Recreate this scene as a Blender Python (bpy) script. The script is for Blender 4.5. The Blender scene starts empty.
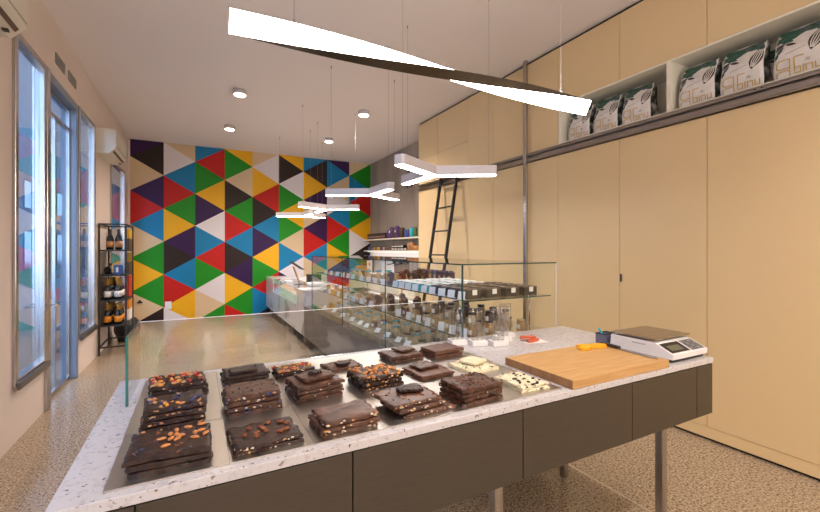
import bpy, bmesh, math, random
from mathutils import Vector, Matrix, noise
R = math.radians
rnd = random.Random(7)
scn = bpy.context.scene
col = scn.collection

# ---------------------------------------------------------------- camera
cam = bpy.data.cameras.new('camera'); co = bpy.data.objects.new('camera', cam); col.objects.link(co)
co.location = (0, 0, 1.5); co.rotation_euler = (R(90), 0, -0.4862)
cam.sensor_width = 36; cam.lens = 36 * 403 / 820; cam.shift_y = -6.3 / 820; cam.clip_start = .02
scn.camera = co
# ---------------------------------------------------------------- world, exposure
scn.view_settings.view_transform = 'Standard'; scn.view_settings.look = 'None'
scn.view_settings.gamma = 1; scn.view_settings.use_curve_mapping = False
scn.view_settings.exposure = 0.85
scn.cycles.transparent_max_bounces = 64
w = bpy.data.worlds.new('sky'); scn.world = w; w.use_nodes = True
w.node_tree.nodes['Background'].inputs[0].default_value = (.50, .70, 1, 1)
w.node_tree.nodes['Background'].inputs[1].default_value = 5.0
def area(name, loc, rot, sx, sy, power, color, spread=None):
    l = bpy.data.lights.new(name, 'AREA'); l.shape = 'RECTANGLE'; l.size = sx; l.size_y = sy
    l.energy = power; l.color = color
    if spread: l.spread = spread
    o = bpy.data.objects.new(name, l); col.objects.link(o); o.location = loc; o.rotation_euler = rot
    return o
area('added_fill_light', (1.2, -2.95, 1.9), (R(90), 0, 0), 3.6, 2.6, 45, (1, .94, .88))  # added warm fill light behind the camera; the front wall has no opening
for n_, y_, sx, z_, sz in (('portal_window', 4.5, .66, 1.82, 2.7), ('portal_door', 5.5, 1.0, 1.6, 3.1), ('portal_window_two', 6.46, .76, 1.82, 2.7), ('portal_added_window', 1.3, 2.2, 1.82, 2.7), ('portal_window_narrow', 8.75, 1.3, 1.7, 2.5)):
    p_ = area(n_, (-1.42, y_, z_), (0, R(-90), 0), sz, sx, 1, (1, 1, 1)); p_.data.cycles.is_portal = True

# ---------------------------------------------------------------- helpers
def mat(name, color, rough=.5, metal=0, emit=None, estr=0, spec=.5, coat=0):
    m = bpy.data.materials.new(name); m.use_nodes = True
    b = m.node_tree.nodes['Principled BSDF']
    b.inputs['Base Color'].default_value = (*color, 1); b.inputs['Roughness'].default_value = rough
    b.inputs['Metallic'].default_value = metal; b.inputs['Specular IOR Level'].default_value = spec
    b.inputs['Coat Weight'].default_value = coat
    if emit: b.inputs['Emission Color'].default_value = (*emit, 1); b.inputs['Emission Strength'].default_value = estr
    return m
def noisy(m, c1, c2, scale=8, detail=4, lo=.35, hi=.65, stretch=(1, 1, 1), kind='noise', bump=0, coords='Object', rough=None):
    nt = m.node_tree; N = nt.nodes; L = nt.links; b = N['Principled BSDF']
    tc = N.new('ShaderNodeTexCoord'); mp = N.new('ShaderNodeMapping'); mp.inputs['Scale'].default_value = stretch
    L.new(tc.outputs[coords], mp.inputs[0])
    if kind == 'noise':
        t = N.new('ShaderNodeTexNoise'); t.inputs['Scale'].default_value = scale; t.inputs['Detail'].default_value = detail; out = t.outputs['Fac']
    else:
        t = N.new('ShaderNodeTexVoronoi'); t.inputs['Scale'].default_value = scale; out = t.outputs['Color']
    L.new(mp.outputs[0], t.inputs['Vector'])
    r = N.new('ShaderNodeValToRGB'); r.color_ramp.elements[0].position = lo; r.color_ramp.elements[1].position = hi
    r.color_ramp.elements[0].color = (*c1, 1); r.color_ramp.elements[1].color = (*c2, 1)
    L.new(out, r.inputs[0]); L.new(r.outputs[0], b.inputs['Base Color'])
    if bump:
        bp = N.new('ShaderNodeBump'); bp.inputs['Strength'].default_value = bump; bp.inputs['Distance'].default_value = .004
        L.new(out, bp.inputs['Height']); L.new(bp.outputs[0], b.inputs['Normal'])
    return m
def speckle(m, base, layers, rough=.3):
    """flat base with layered specks: (colour, scale, threshold)"""
    nt = m.node_tree; N = nt.nodes; L = nt.links; b = N['Principled BSDF']
    tc = N.new('ShaderNodeTexCoord'); prev = None
    for i, (c, sc, lo, hi) in enumerate(layers):
        n = N.new('ShaderNodeTexNoise'); n.inputs['Scale'].default_value = sc; n.inputs['Detail'].default_value = 2
        L.new(tc.outputs['Object'], n.inputs['Vector'])
        r = N.new('ShaderNodeMapRange'); r.inputs['From Min'].default_value = lo; r.inputs['From Max'].default_value = hi
        L.new(n.outputs['Fac'], r.inputs['Value'])
        mx = N.new('ShaderNodeMix'); mx.data_type = 'RGBA'
        L.new(r.outputs[0], mx.inputs['Factor'])
        if prev: L.new(prev, mx.inputs[6])
        else: mx.inputs[6].default_value = (*base, 1)
        mx.inputs[7].default_value = (*c, 1); prev = mx.outputs[2]
    L.new(prev, b.inputs['Base Color']); b.inputs['Roughness'].default_value = rough
    return m
def glassmat(name, tint=(.975, .992, .985), ior=1.5, boost=1.0, rough=0.0):
    m = bpy.data.materials.new(name); m.use_nodes = True; nt = m.node_tree; N = nt.nodes; L = nt.links
    for n in list(N): N.remove(n)
    o = N.new('ShaderNodeOutputMaterial'); mx = N.new('ShaderNodeMixShader'); t = N.new('ShaderNodeBsdfTransparent'); g = N.new('ShaderNodeBsdfGlossy')
    lw = N.new('ShaderNodeLayerWeight'); lw.inputs['Blend'].default_value = .5
    pw = N.new('ShaderNodeMath'); pw.operation = 'POWER'; pw.inputs[1].default_value = 5
    f0 = ((ior - 1) / (ior + 1)) ** 2
    mu = N.new('ShaderNodeMath'); mu.operation = 'MULTIPLY_ADD'; mu.inputs[1].default_value = (1 - f0) * boost; mu.inputs[2].default_value = f0 * boost; mu.use_clamp = True
    t.inputs[0].default_value = (*tint, 1); g.inputs['Roughness'].default_value = rough
    L.new(lw.outputs['Facing'], pw.inputs[0]); L.new(pw.outputs[0], mu.inputs[0]); L.new(mu.outputs[0], mx.inputs[0]); L.new(t.outputs[0], mx.inputs[1]); L.new(g.outputs[0], mx.inputs[2]); L.new(mx.outputs[0], o.inputs[0])
    return m

class MB:
    def __init__(s): s.b = bmesh.new()
    def _mi(s, faces, mi, smooth=False):
        for f in faces: f.material_index = mi; f.smooth = smooth
    def box(s, x0, x1, y0, y1, z0, z1, mi=0, bev=0, M=None):
        r = bmesh.ops.create_cube(s.b, size=1)
        vs = r['verts']
        for v in vs: v.co = Vector(((x0 + x1) / 2 + v.co.x * (x1 - x0), (y0 + y1) / 2 + v.co.y * (y1 - y0), (z0 + z1) / 2 + v.co.z * (z1 - z0)))
        if M:
            for v in vs: v.co = M @ v.co
        fs = list({f for v in vs for f in v.link_faces}); s._mi(fs, mi)
        if bev:
            es = list({e for v in vs for e in v.link_edges})
            n = bmesh.ops.bevel(s.b, geom=es, offset=bev, segments=2, affect='EDGES', profile=.5)
            s._mi(n['faces'], mi)
        return s
    def cone(s, p0, p1, r0, r1=None, n=16, mi=0, smooth=True):
        p0, p1 = Vector(p0), Vector(p1); d = p1 - p0; r1 = r0 if r1 is None else r1
        r = bmesh.ops.create_cone(s.b, cap_ends=True, segments=n, radius1=r0, radius2=r1, depth=d.length)
        M = Matrix.Translation((p0 + p1) / 2) @ d.to_track_quat('Z', 'Y').to_matrix().to_4x4()
        for v in r['verts']: v.co = M @ v.co
        for f in {f for v in r['verts'] for f in v.link_faces}: f.material_index = mi; f.smooth = smooth and len(f.verts) == 4
        return s
    def lathe(s, c, prof, n=20, mi=0):
        """prof: list of (radius, z, material index of the band above)"""
        c = Vector(c); rings = []
        for p in prof:
            rr = max(p[0], 1e-4)
            rings.append([s.b.verts.new((c.x + rr * math.cos(2 * math.pi * i / n), c.y + rr * math.sin(2 * math.pi * i / n), c.z + p[1])) for i in range(n)])
        for k in range(len(rings) - 1):
            for i in range(n):
                f = s.b.faces.new((rings[k][i], rings[k][(i + 1) % n], rings[k + 1][(i + 1) % n], rings[k + 1][i])); f.smooth = True
                f.material_index = prof[k][2] if len(prof[k]) > 2 else mi
        f = s.b.faces.new(rings[0][::-1]); f.material_index = prof[0][2] if len(prof[0]) > 2 else mi
        f = s.b.faces.new(rings[-1]); f.material_index = prof[-2][2] if len(prof[-2]) > 2 else mi
        return s
    def ball(s, c, r, sc=(1, 1, 1), rot=0, mi=0, sub=1, tilt=0):
        q = bmesh.ops.create_icosphere(s.b, subdivisions=sub, radius=r)
        M = Matrix.Translation(c) @ Matrix.Rotation(rot, 4, 'Z') @ Matrix.Rotation(tilt, 4, 'Y') @ Matrix.Diagonal((*sc, 1))
        for v in q['verts']: v.co = M @ v.co
        s._mi({f for v in q['verts'] for f in v.link_faces}, mi, True)
        return s
    def prism(s, pts, z0, z1, mi=0, M=None):
        a = [s.b.verts.new((x, y, z0)) for x, y in pts]; b = [s.b.verts.new((x, y, z1)) for x, y in pts]
        if M:
            for v in a + b: v.co = M @ v.co
        n = len(pts); fs = [s.b.faces.new(a[::-1]), s.b.faces.new(b)]
        for i in range(n): fs.append(s.b.faces.new((a[i], a[(i + 1) % n], b[(i + 1) % n], b[i])))
        s._mi(fs, mi); return s
    def poly(s, pts, mi=0):
        f = s.b.faces.new([s.b.verts.new(p) for p in pts]); f.material_index = mi; return s
    def build(s, name, mats, parent=None, loc=None, rz=0):
        bmesh.ops.recalc_face_normals(s.b, faces=[f for f in s.b.faces if True])
        me = bpy.data.meshes.new(name); s.b.to_mesh(me); s.b.free()
        for m in (mats if isinstance(mats, (list, tuple)) else [mats]): me.materials.append(m)
        o = bpy.data.objects.new(name, me); col.objects.link(o); o.parent = parent
        if loc: o.location = loc
        if rz: o.rotation_euler = (0, 0, rz)
        return o
def tag(o, label, cat, group=None, kind=None):
    o['label'] = label; o['category'] = cat
    if group: o['group'] = group
    if kind: o['kind'] = kind
    return o
def thing(name, label, cat, loc=(0, 0, 0), rz=0, group=None):
    o = bpy.data.objects.new(name, None); o.empty_display_size = .05; col.objects.link(o); o.location = loc; o.rotation_euler = (0, 0, rz)
    return tag(o, label, cat, group)
def struct(o): o['kind'] = 'structure'; return o
def copy_tree(o, parent=None):
    c = o.copy(); col.objects.link(c); c.parent = parent
    for ch in [x for x in bpy.data.objects if x.parent == o]: copy_tree(ch, c)
    return c
ORD = ['first', 'second', 'third', 'fourth', 'fifth', 'sixth', 'seventh', 'eighth', 'ninth', 'tenth', 'eleventh', 'twelfth', 'thirteenth', 'fourteenth', 'fifteenth', 'sixteenth', 'seventeenth', 'eighteenth', 'nineteenth', 'twentieth']

# ---------------------------------------------------------------- materials
M = {}
M['wall'] = mat('painted_wall', (.74, .64, .58), .75)
M['ceil'] = mat('ceiling_paint', (.84, .80, .81), .7)
M['floor'] = speckle(mat('terrazzo', (.4, .3, .2), .3), (.42, .33, .24), [((.20, .13, .075), 66, .50, .60), ((.64, .54, .40), 80, .56, .64), ((.09, .055, .035), 110, .60, .67)], .2)
M['joint'] = mat('floor_joint', (.52, .44, .34), .4)
M['conc'] = noisy(mat('polished_plaster', (.3, .28, .26), .6), (.27, .235, .20), (.42, .375, .33), 2.2, 8, .3, .7, (1, 1, .4))
M['cream'] = noisy(mat('cream_lacquer', (.62, .45, .25), .42), (.78, .60, .335), (.80, .615, .345), 1.5)
M['niche'] = mat('pale_lacquer', (.88, .85, .72), .45)
M['gap'] = mat('shadow_gap_black', (.012, .011, .010), .8)
M['steel'] = noisy(mat('brushed_steel', (.5, .48, .47), .26, 1), (.42, .40, .40), (.58, .56, .55), 30, 2, .3, .7, (1, 1, .05))
M['chrome'] = mat('chrome', (.7, .7, .72), .12, 1)
M['mirror'] = mat('mirror_plate', (.62, .585, .54), .33, 1)
M['dark_steel'] = mat('dark_steel', (.20, .19, .19), .35, 1)
M['rail'] = mat('rail_steel', (.40, .36, .33), .3, 1)
M['black'] = mat('black_metal', (.018, .017, .017), .5)
M['counter'] = speckle(mat('speckled_stone', (.7, .68, .7), .3), (.58, .57, .60), [((.50, .48, .50), 60, .54, .64), ((.16, .11, .11), 80, .665, .70), ((.30, .24, .24), 45, .69, .73)], .25)
M['taupe'] = noisy(mat('taupe_panel', (.07, .055, .04), .42), (.048, .037, .026), (.058, .044, .031), 14, 3, .3, .7, (1, 1, 9))
M['grey_stone'] = noisy(mat('dark_grey_stone', (.13, .125, .13), .3), (.085, .080, .086), (.125, .12, .127), 4, 9, .35, .75)
M['white_stone'] = noisy(mat('veined_white_stone', (.6, .6, .6), .2), (.36, .35, .37), (.70, .69, .71), 3, 9, .34, .48)
M['glass'] = glassmat('clear_glass')
M['wglass'] = glassmat('window_glass', (.80, .88, .95), 1.5, 1.5)
M['gedge'] = mat('green_glass_edge', (.03, .15, .125), .15)
M['gedge_dark'] = mat('dark_green_glass_edge', (.015, .05, .045), .15)
M['white'] = mat('white_plastic', (.78, .78, .80), .4)
M['offwhite'] = mat('offwhite_plastic', (.70, .66, .58), .5)
M['lamp_body'] = mat('lamp_white_body', (.62, .58, .60), .45)
M['led'] = mat('led_diffuser', (1, 1, 1), .5, emit=(1, .93, .91), estr=15)
M['led2'] = mat('led_diffuser_strip', (1, 1, 1), .5, emit=(1, .91, .86), estr=19)
M['warm'] = mat('downlight_glow', (1, 1, 1), .5, emit=(1, .78, .58), estr=14)
M['bronze'] = mat('bronze_lamp_body', (.06, .045, .03), .4, .6)
M['wire'] = mat('steel_wire', (.28, .26, .25), .5, 0)
M['card'] = mat('price_card', (.80, .83, .92), .5)
M['paper'] = mat('white_paper', (.80, .78, .76), .7)
M['teal'] = mat('teal_card', (.02, .38, .50), .4)
M['darkbox'] = mat('dark_brown_card', (.022, .016, .014), .4)
M['jarlid'] = mat('black_lid', (.02, .018, .016), .35)
M['jarlid2'] = mat('brass_lid', (.45, .33, .16), .3, .8)
M['honey'] = mat('amber_contents', (.42, .23, .07), .3)
M['cocoa'] = mat('cocoa_contents', (.07, .03, .018), .4)
M['plum'] = mat('plum_contents', (.12, .03, .06), .4)
M['creamc'] = mat('cream_contents', (.50, .38, .24), .5)
M['choc'] = noisy(mat('dark_chocolate', (.05, .02, .012), .38), (.014, .006, .004), (.050, .019, .012), 55, 5, .35, .7, bump=1)
M['choc_milk'] = noisy(mat('milk_chocolate', (.1, .045, .025), .38), (.040, .015, .008), (.115, .046, .024), 45, 5, .35, .7, bump=1)
M['choc_plain'] = noisy(mat('smooth_milk_chocolate', (.13, .055, .03), .4), (.095, .038, .022), (.125, .052, .030), 20, 3)
M['choc_white'] = noisy(mat('white_chocolate', (.75, .68, .45), .4), (.70, .64, .42), (.80, .74, .55), 40, 3, bump=.3)
M['choc_swirl'] = noisy(mat('swirled_chocolate', (.2, .1, .05), .35), (.055, .022, .013), (.17, .078, .048), 14, 5, .4, .72, bump=.4)
M['n_white'] = mat('puffed_rice_white', (.72, .62, .48), .5)
M['n_tan'] = mat('hazelnut_tan', (.50, .27, .11), .5)
M['n_almond'] = mat('almond_skinless', (.56, .22, .07), .4)
M['n_orange'] = mat('caramel_orange', (.72, .30, .04), .35)
M['n_red'] = mat('berry_red', (.50, .03, .02), .4)
M['n_blue'] = mat('blueberry', (.04, .05, .13), .3)
M['n_brown'] = mat('pecan_brown', (.22, .07, .025), .4)
M['n_green'] = mat('pistachio_green', (.22, .26, .05), .5)
M['n_black'] = mat('cookie_black', (.02, .015, .012), .5)
M['wood'] = noisy(mat('oak_board', (.55, .3, .1), .4), (.48, .27, .10), (.60, .37, .16), 6, 5, .3, .7, (1, 9, 9))
M['wood_end'] = noisy(mat('oak_end_grain', (.3, .17, .08), .5), (.25, .12, .05), (.40, .22, .10), 22, 4, .3, .7, (1, 5, 1))
M['yellow'] = mat('yellow_plastic', (.85, .42, .01), .4)
M['aqua'] = mat('aqua_plastic', (.02, .45, .55), .3)
M['mesh'] = mat('blue_grey_mesh', (.13, .14, .22), .5)
M['plate'] = noisy(mat('scale_plate_steel', (.4, .36, .3), .3, 1), (.42, .37, .31), (.50, .45, .38), 40, 2, .3, .7, (.05, 1, 1))
M['screen'] = mat('grey_green_display', (.12, .12, .08), .3)
M['coral'] = mat('coral_rubber', (.62, .13, .06), .5)
M['green'] = noisy(mat('leaf_green', (.05, .15, .03), .5), (.03, .10, .02), (.12, .22, .05), 25)
M['wicker'] = noisy(mat('wicker', (.35, .2, .08), .7), (.25, .13, .05), (.45, .27, .12), 40)
M['leafdark'] = mat('print_dark_green', (.015, .10, .06), .5)
M['leafgrey'] = mat('print_blue_grey', (.09, .12, .14), .5)
M['podbrown'] = mat('print_pod_brown', (.06, .035, .03), .5)
M['gold'] = mat('print_gold', (.62, .42, .10), .35, .3)
M['pouch'] = noisy(mat('pouch_paper', (.66, .62, .59), .5), (.72, .69, .66), (.84, .82, .80), 12, 4, bump=.3)
M['pouch_side'] = noisy(mat('pouch_gusset_print', (.05, .06, .05), .5), (.015, .03, .024), (.50, .50, .48), 14, 5, .42, .6)
M['vent'] = mat('vent_grey', (.30, .28, .26), .6)
M['matrib'] = mat('entrance_mat', (.035, .045, .07), .8)
M['door_blue'] = mat('pale_blue_aluminium', (.22, .27, .36), .4, .2)
M['facade'] = noisy(mat('street_facade', (.25, .25, .25), .8), (.035, .045, .06), (.07, .08, .095), 2)
M['pave'] = noisy(mat('pavement', (.3, .3, .3), .8), (.03, .035, .045), (.055, .06, .07), 5)
M['street_glass'] = mat('street_window', (.05, .09, .14), .15)
M['bottle'] = mat('bottle_black_glass', (.01, .012, .011), .12, coat=.3)
M['foil'] = mat('gold_foil', (.38, .21, .03), .4, .5)
M['ltan'] = mat('label_tan', (.48, .22, .08), .5)
M['c_yellow'] = mat('carton_yellow', (.62, .36, .02), .5)
M['c_red'] = mat('carton_red', (.48, .04, .015), .5)
M['c_brown'] = mat('carton_brown', (.10, .06, .04), .5)
M['c_purple'] = mat('tin_purple', (.08, .03, .16), .4)
M['c_blue'] = mat('tin_blue', (.03, .09, .30), .4)
M['c_pink'] = mat('carton_dusty_pink', (.40, .20, .17), .5)
M['orange_l'] = mat('label_orange', (.75, .26, .02), .5)
M['led_soft'] = mat('led_soft', (1, 1, 1), .5, emit=(1, .93, .95), estr=.8)
M['deckm'] = noisy(mat('deck_brown', (.2, .16, .1), .5), (.10, .085, .06), (.24, .20, .14), 18)
M['back_lit'] = mat('lit_backsplash', (.9, .88, .9), .5)

# ---------------------------------------------------------------- room
XL, XR, XC, YB, ZC, YN = -1.25, 3.5445, 4.08, 9.975, 3.77, -3.0
m = MB(); m.box(XL - .4, XC + .2, YN - .2, YB + .2, -.12, 0)
struct(m.build('floor', M['floor']))
m = MB()
for x in (2.295,): m.box(x - .005, x + .005, YN, YB, 0, .0008)
struct(m.build('trim_1', M['joint']))
m = MB(); m.box(XL - .4, XC + .2, YN - .2, YB + .2, ZC, ZC + .12)
struct(m.build('ceiling', M['ceil']))
# left wall with openings
def wall_x(name, x0, x1, ya, yb, za, zb, holes, mt):
    m = MB(); ys = sorted({ya, yb, *[h[0] for h in holes], *[h[1] for h in holes]})
    for a, b in zip(ys, ys[1:]):
        hs = sorted([(h[2], h[3]) for h in holes if h[0] <= a and h[1] >= b]); z = za
        for h0, h1 in hs:
            if h0 > z: m.box(x0, x1, a, b, z, h0)
            z = h1
        if z < zb: m.box(x0, x1, a, b, z, zb)
    return struct(m.build(name, mt))
holes = [(.2, 2.4, .44, 3.2), (4.14, 4.90, .44, 3.2), (4.90, 6.02, 0, 3.2), (6.02, 6.88, .44, 3.2), (8.05, 9.45, .44, 3.0)]
wall_x('wall_left', XL - .09, XL, YN, YB, 0, ZC, holes, M['wall'])
m = MB(); m.box(XC, XC + .15, 6.0, YB, 0, ZC); struct(m.build('wall_right', M['conc']))
m = MB(); m.box(3.98, 4.1, YN, 6.0, 0, ZC); struct(m.build('wall_right_front', M['wall']))
m = MB(); m.box(XL - .3, XC, YN - .15, YN, 0, ZC); struct(m.build('wall_front', M['wall']))

# mural wall
MC = dict(P=(.030, .004, .062), K=(.022, .011, .008), C=(.66, .50, .31), R=(.50, .008, .004), B=(.004, .20, .42), G=(.010, .25, .008), Y=(.80, .42, .008), W=(.72, .68, .70))
keys = list(MC); mural = [mat('mural_' + dict(P='purple', K='dark_brown', C='cream', R='red', B='blue', G='green', Y='yellow', W='white')[k], MC[k], .45, spec=.3) for k in keys]
seq = ['PKCPRBCGYGCK', 'CWBRGYPKBRYW', 'BRGYPWBRGWCG', 'YGCKGRBKPYGR', 'CWYRKBPYGRBK', 'YKWGYGCBWPBR', 'BKYPCPRBCWYC', 'PBCWBRGYPRYC', 'CGBRGYWKBRWC']
bm = bmesh.new(); s_, x0, dx, zb = .698, -1.21, .5875, .279
m = MB(); m.b.free(); m.b = bm
m.box(XL - .3, XC + .15, YB + .002, YB + .16, -.02, ZC + .02, 8)
for c in range(9):
    xa, xb = x0 + c * dx, x0 + (c + 1) * dx
    for i, n in enumerate(range(10, -2, -1)):
        zc = zb + n * s_ / 2
        apex_right = ((n % 2 == 0) == ((c + 1) % 2 == 1))
        ax, bx_ = (xb, xa) if apex_right else (xa, xb)
        pts = [Vector((ax, YB, zc)), Vector((bx_, YB, zc - s_ / 2)), Vector((bx_, YB, zc + s_ / 2))]
        # clip to the wall height
        for lim, sg in ((0, 1), (ZC, -1)):
            out = []
            for a, b in zip(pts, pts[1:] + pts[:1]):
                ia, ib = (a.z - lim) * sg >= 0, (b.z - lim) * sg >= 0
                if ia: out.append(a)
                if ia != ib: out.append(a.lerp(b, (lim - a.z) / (b.z - a.z)))
            pts = out
            if len(pts) < 3: break
        if len(pts) >= 3: m.poly(pts, keys.index(seq[c][i]))
wb = m.build('wall_back', mural + [M['wall']]); struct(wb)
# socket and wall fitting on the mural
m = MB(); m.box(-.60, -.48, YB - .012, YB - .001, .24, .40, 0, .003); m.box(-.565, -.515, YB - .016, YB - .012, .28, .36, 0)
tag(m.build('wall_socket', M['white']), 'small white wall socket low on the triangle mural', 'socket')

m = MB(); m.box(-1.09, -1.0, YB - .03, YB - .001, .395, .425, 0, .006); m.cone((-1.045, YB - .02, .425), (-1.045, YB - .02, .455), .02); tag(m.build('door_stop', M['black']), 'small dark fitting low on the left of the mural', 'fitting')
# ---------------------------------------------------------------- shop windows on the left
def window(name, y0, y1, z0, z1, f=.05, mull=()):
    r = bpy.data.objects.new(name, None); col.objects.link(r); r.location = (XL, y0, z0); struct(r)
    H_, W_ = z1 - z0, y1 - y0; m = MB()
    m.box(-.05, .025, 0, f, 0, H_, 0, .006); m.box(-.05, .025, W_ - f, W_, 0, H_, 0, .006)
    m.box(-.05, .025, f, W_ - f, 0, f, 0, .006); m.box(-.05, .025, f, W_ - f, H_ - f, H_, 0, .006)
    for a in mull: m.box(-.045, .01, f, W_ - f, a - .012, a + .012)
    m.build('window_frame', M['steel'], r)
    m = MB(); m.box(-.02, -.012, f, W_ - f, f, H_ - f); m.build('window_pane', M['wglass'], r)
    m = MB(); m.box(.0255, .05, 0, W_, -.02, .035, 0, .004); m.build('window_sill', M['dark_steel'], r)
    return r
window('added_light_window', .2, 2.4, .44, 3.2, .055, (1.1,))  # added window, out of view beside the camera, to let in daylight
window('window_1', 4.14, 4.86, .44, 3.2, .055)
window('window_2', 6.04, 6.88, .44, 3.2, .05)
window('window_3', 8.05, 9.45, .44, 3.0, .05)
m = MB(); m.box(XL - .09, XL + .03, 4.87, 4.95, 0, 3.2, 0, .008)
struct(m.build('trim_2', M['steel']))
m = MB(); m.box(XL - .12, XL + .012, 5.96, 6.035, 0, 3.2, 0, .004); m.box(XL - .12, XL + .012, 4.96, 5.955, 3.12, 3.2)
struct(m.build('trim_3', M['door_blue']))
# entrance door leaf at the back of the recess
d = bpy.data.objects.new('door_1', None); col.objects.link(d); d.location = (XL - .05, 4.955, 0); struct(d)
m = MB()
m.box(-.03, .0, 0, .02, .01, 3.11); m.box(-.03, 0, .98, 1.0, .01, 3.11); m.box(-.03, 0, .02, .98, .01, .05); m.box(-.03, 0, .02, .98, 2.86, 2.90); m.box(-.03, 0, .02, .98, 3.09, 3.11); m.box(-.03, 0, .46, .50, .05, 2.86)
m.build('door_frame', M['steel'], d)
m = MB(); m.box(-.02, -.012, .02, .98, .05, 3.09); m.build('door_pane', M['wglass'], d)
m = MB(); m.cone((-.08, .48, .75), (-.08, .48, 1.45), .013); m.cone((-.03, .48, .8), (-.08, .48, .8), .009); m.cone((-.03, .48, 1.4), (-.08, .48, 1.4), .009); m.build('door_handle', M['chrome'], d)
m = MB()
m.cone((XL + .03, 4.91, .98), (XL + .09, 4.91, .98), .011); m.cone((XL + .085, 4.80, .98), (XL + .085, 5.02, .98), .012); m.box(XL + .028, XL + .036, 4.89, 4.93, .92, 1.04, 0)
tag(m.build('door_lever', M['chrome']), 'small steel lever handle on the metal post between window and entrance', 'handle')
m = MB(); m.box(XL - .42, XL - .10, 4.97, 5.97, 0.001, .012)
for i in range(12): m.box(XL - .41, XL - .105, 4.99 + i * .082, 5.03 + i * .082, .012, .02)
tag(m.build('entrance_mat', M['matrib']), 'dark ribbed entrance mat in the doorway recess', 'mat')
# street outside
m = MB(); m.box(-14, XL - .43, -6, 120, -.17, -.05); struct(m.build('pavement', M['pave']))
st = thing('street_building', 'pale building across the street seen through the shop windows', 'building', (-9.5, 6, -.05))
m = MB(); m.box(-.6, 0, -10, 110, 0, 17); m.build('facade', M['facade'], st)
for i in range(14):
    for z, h in ((.3, 2.4), (4.2, 1.7)):
        m = MB(); m.box(0, .04, -9 + i * 3.3, -7.4 + i * 3.3, z, z + h, 0); m.box(.04, .07, -9.08 + i * 3.3, -7.32 + i * 3.3, z + h, z + h + .1, 1)
        m.build('window', [M['street_glass'], M['facade']], st)

# ---------------------------------------------------------------- air conditioners, vents
def aircon(loc, L_, label):
    t = thing('air_conditioner', label, 'air conditioner', loc, 0, None)
    m = MB(); pts = [(0, 0), (.15, 0), (.235, .09), (.24, .31), (.22, .345), (0, .345)]
    Mx = Matrix(((1, 0, 0, 0), (0, 0, 1, 0), (0, 1, 0, 0), (0, 0, 0, 1)))
    m.prism(pts, 0, L_, 0, Mx); m.build('body', M['offwhite'], t)
    m = MB(); m.prism([(.188, .030), (.207, .053), (.2105, .050), (.1915, .027)], .06, L_ - .06, 0, Mx); m.build('louvre', M['c_brown'], t)
    m = MB(); m.box(.2405, .2415, .03, L_ - .03, .105, .11); m.build('panel_seam', M['c_brown'], t)
    m = MB(); m.box(.155, .185, L_ - .16, L_ - .13, -.012, .003); m.build('sensor', M['black'], t)
aircon((XL + .001, 2.62, 2.905), 1.0, 'cream wall air conditioner at the top left edge, nearest the camera')
aircon((XL + .001, 7.0, 2.86), .93, 'cream wall air conditioner above the bottle rack, before the narrow window')
for i, (ya, yb, lab) in enumerate([(5.2, 5.5, 'small grey wall vent above the entrance, nearer of the pair'), (5.65, 5.95, 'small grey wall vent above the entrance, farther of the pair')]):
    m = MB(); m.box(XL, XL + .012, ya, yb, 3.36, 3.44 + .03, 0, .003)
    for k in range(4): m.box(XL + .012, XL + .018, ya + .02, yb - .02, 3.375 + k * .022, 3.383 + k * .022, 0)
    tag(m.build('wall_vent', M['vent']), lab, 'vent')

# ---------------------------------------------------------------- right-hand cabinets
units = [(.23, .97), (.97, 1.71), (1.71, 2.45), (2.45, 3.19), (3.19, 3.69), (3.69, 4.30), (4.30, 4.87), (4.87, 5.725), (5.725, 6.35)]
names = ['at the right edge of the room', 'second from the right edge', 'facing the kitchen scale', 'behind the cutting board', 'just right of the steel post', 'just left of the steel post', 'right of the black ladder', 'behind the black ladder', 'at the far end beside the plaster wall']
g = .0025; DEP = .42
for i, (a, b) in enumerate([(-1.99, -1.25), (-1.25, -.51), (-.51, .23)] + units):
    nm = (['behind the camera, farthest', 'behind the camera', 'beside the camera'] + names)[i]
    t = thing('tall_cabinet', 'tall cream lower cabinet ' + nm, 'cabinet', (XR, a, 0), 0, 'tall cream cabinets along the right wall')
    m = MB(); m.box(.02, DEP, 0, b - a, .03, 2.55); m.build('body', M['gap'], t)
    m = MB(); m.box(0, .019, g, b - a - g, .11, 2.548, 0, .001); m.build('door', M['cream'], t)
    m = MB(); m.box(.004, .019, 0, b - a, .022, .107); m.build('plinth', M['cream'], t)
    m = MB(); m.box(.03, .05, 0, b - a, .0, .03); m.build('kick_gap', M['gap'], t)
# little lock seen on one seam
m = MB(); m.box(XR - .006, XR - .0005, 2.425, 2.445, 1.20, 1.27, 0, .002); tag(m.build('cabinet_latch', M['dark_steel']), 'tiny dark latch at the edge of the cream cabinet door', 'latch')
for i, (a, b) in enumerate([(-1.99, -1.25), (-1.25, -.51), (-.51, .23)] + units):
    nm = (['behind the camera, farthest', 'behind the camera', 'beside the camera'] + names)[i]
    top = ZC - .03
    z0 = 3.11 if (b < 3.2 or a > 4.8) else 2.665
    t = thing('upper_cabinet', 'cream upper cabinet ' + nm, 'cabinet', (XR, a, z0), 0, 'cream upper cabinets under the ceiling')
    m = MB(); m.box(.02, DEP, 0, b - a, 0, top - z0); m.build('body', M['gap'], t)
    m = MB(); m.box(0, .019, g, b - a - g, .002, top - z0 - .002, 0, .001); m.build('door', M['cream'], t)
    if a > 4.8:
        m = MB(); m.box(.02, DEP, 0, b - a, -.445, -.001); m.build('lower_body', M['gap'], t)
        m = MB(); m.box(0, .019, g, b - a - g, -.443, -.002, 0, .001); m.build('flap_door', M['cream'], t)
m = MB(); m.box(XR + .02, XR + DEP, -2, 6.35, ZC - .029, ZC - .001); struct(m.build('trim_4', M['gap']))
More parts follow.
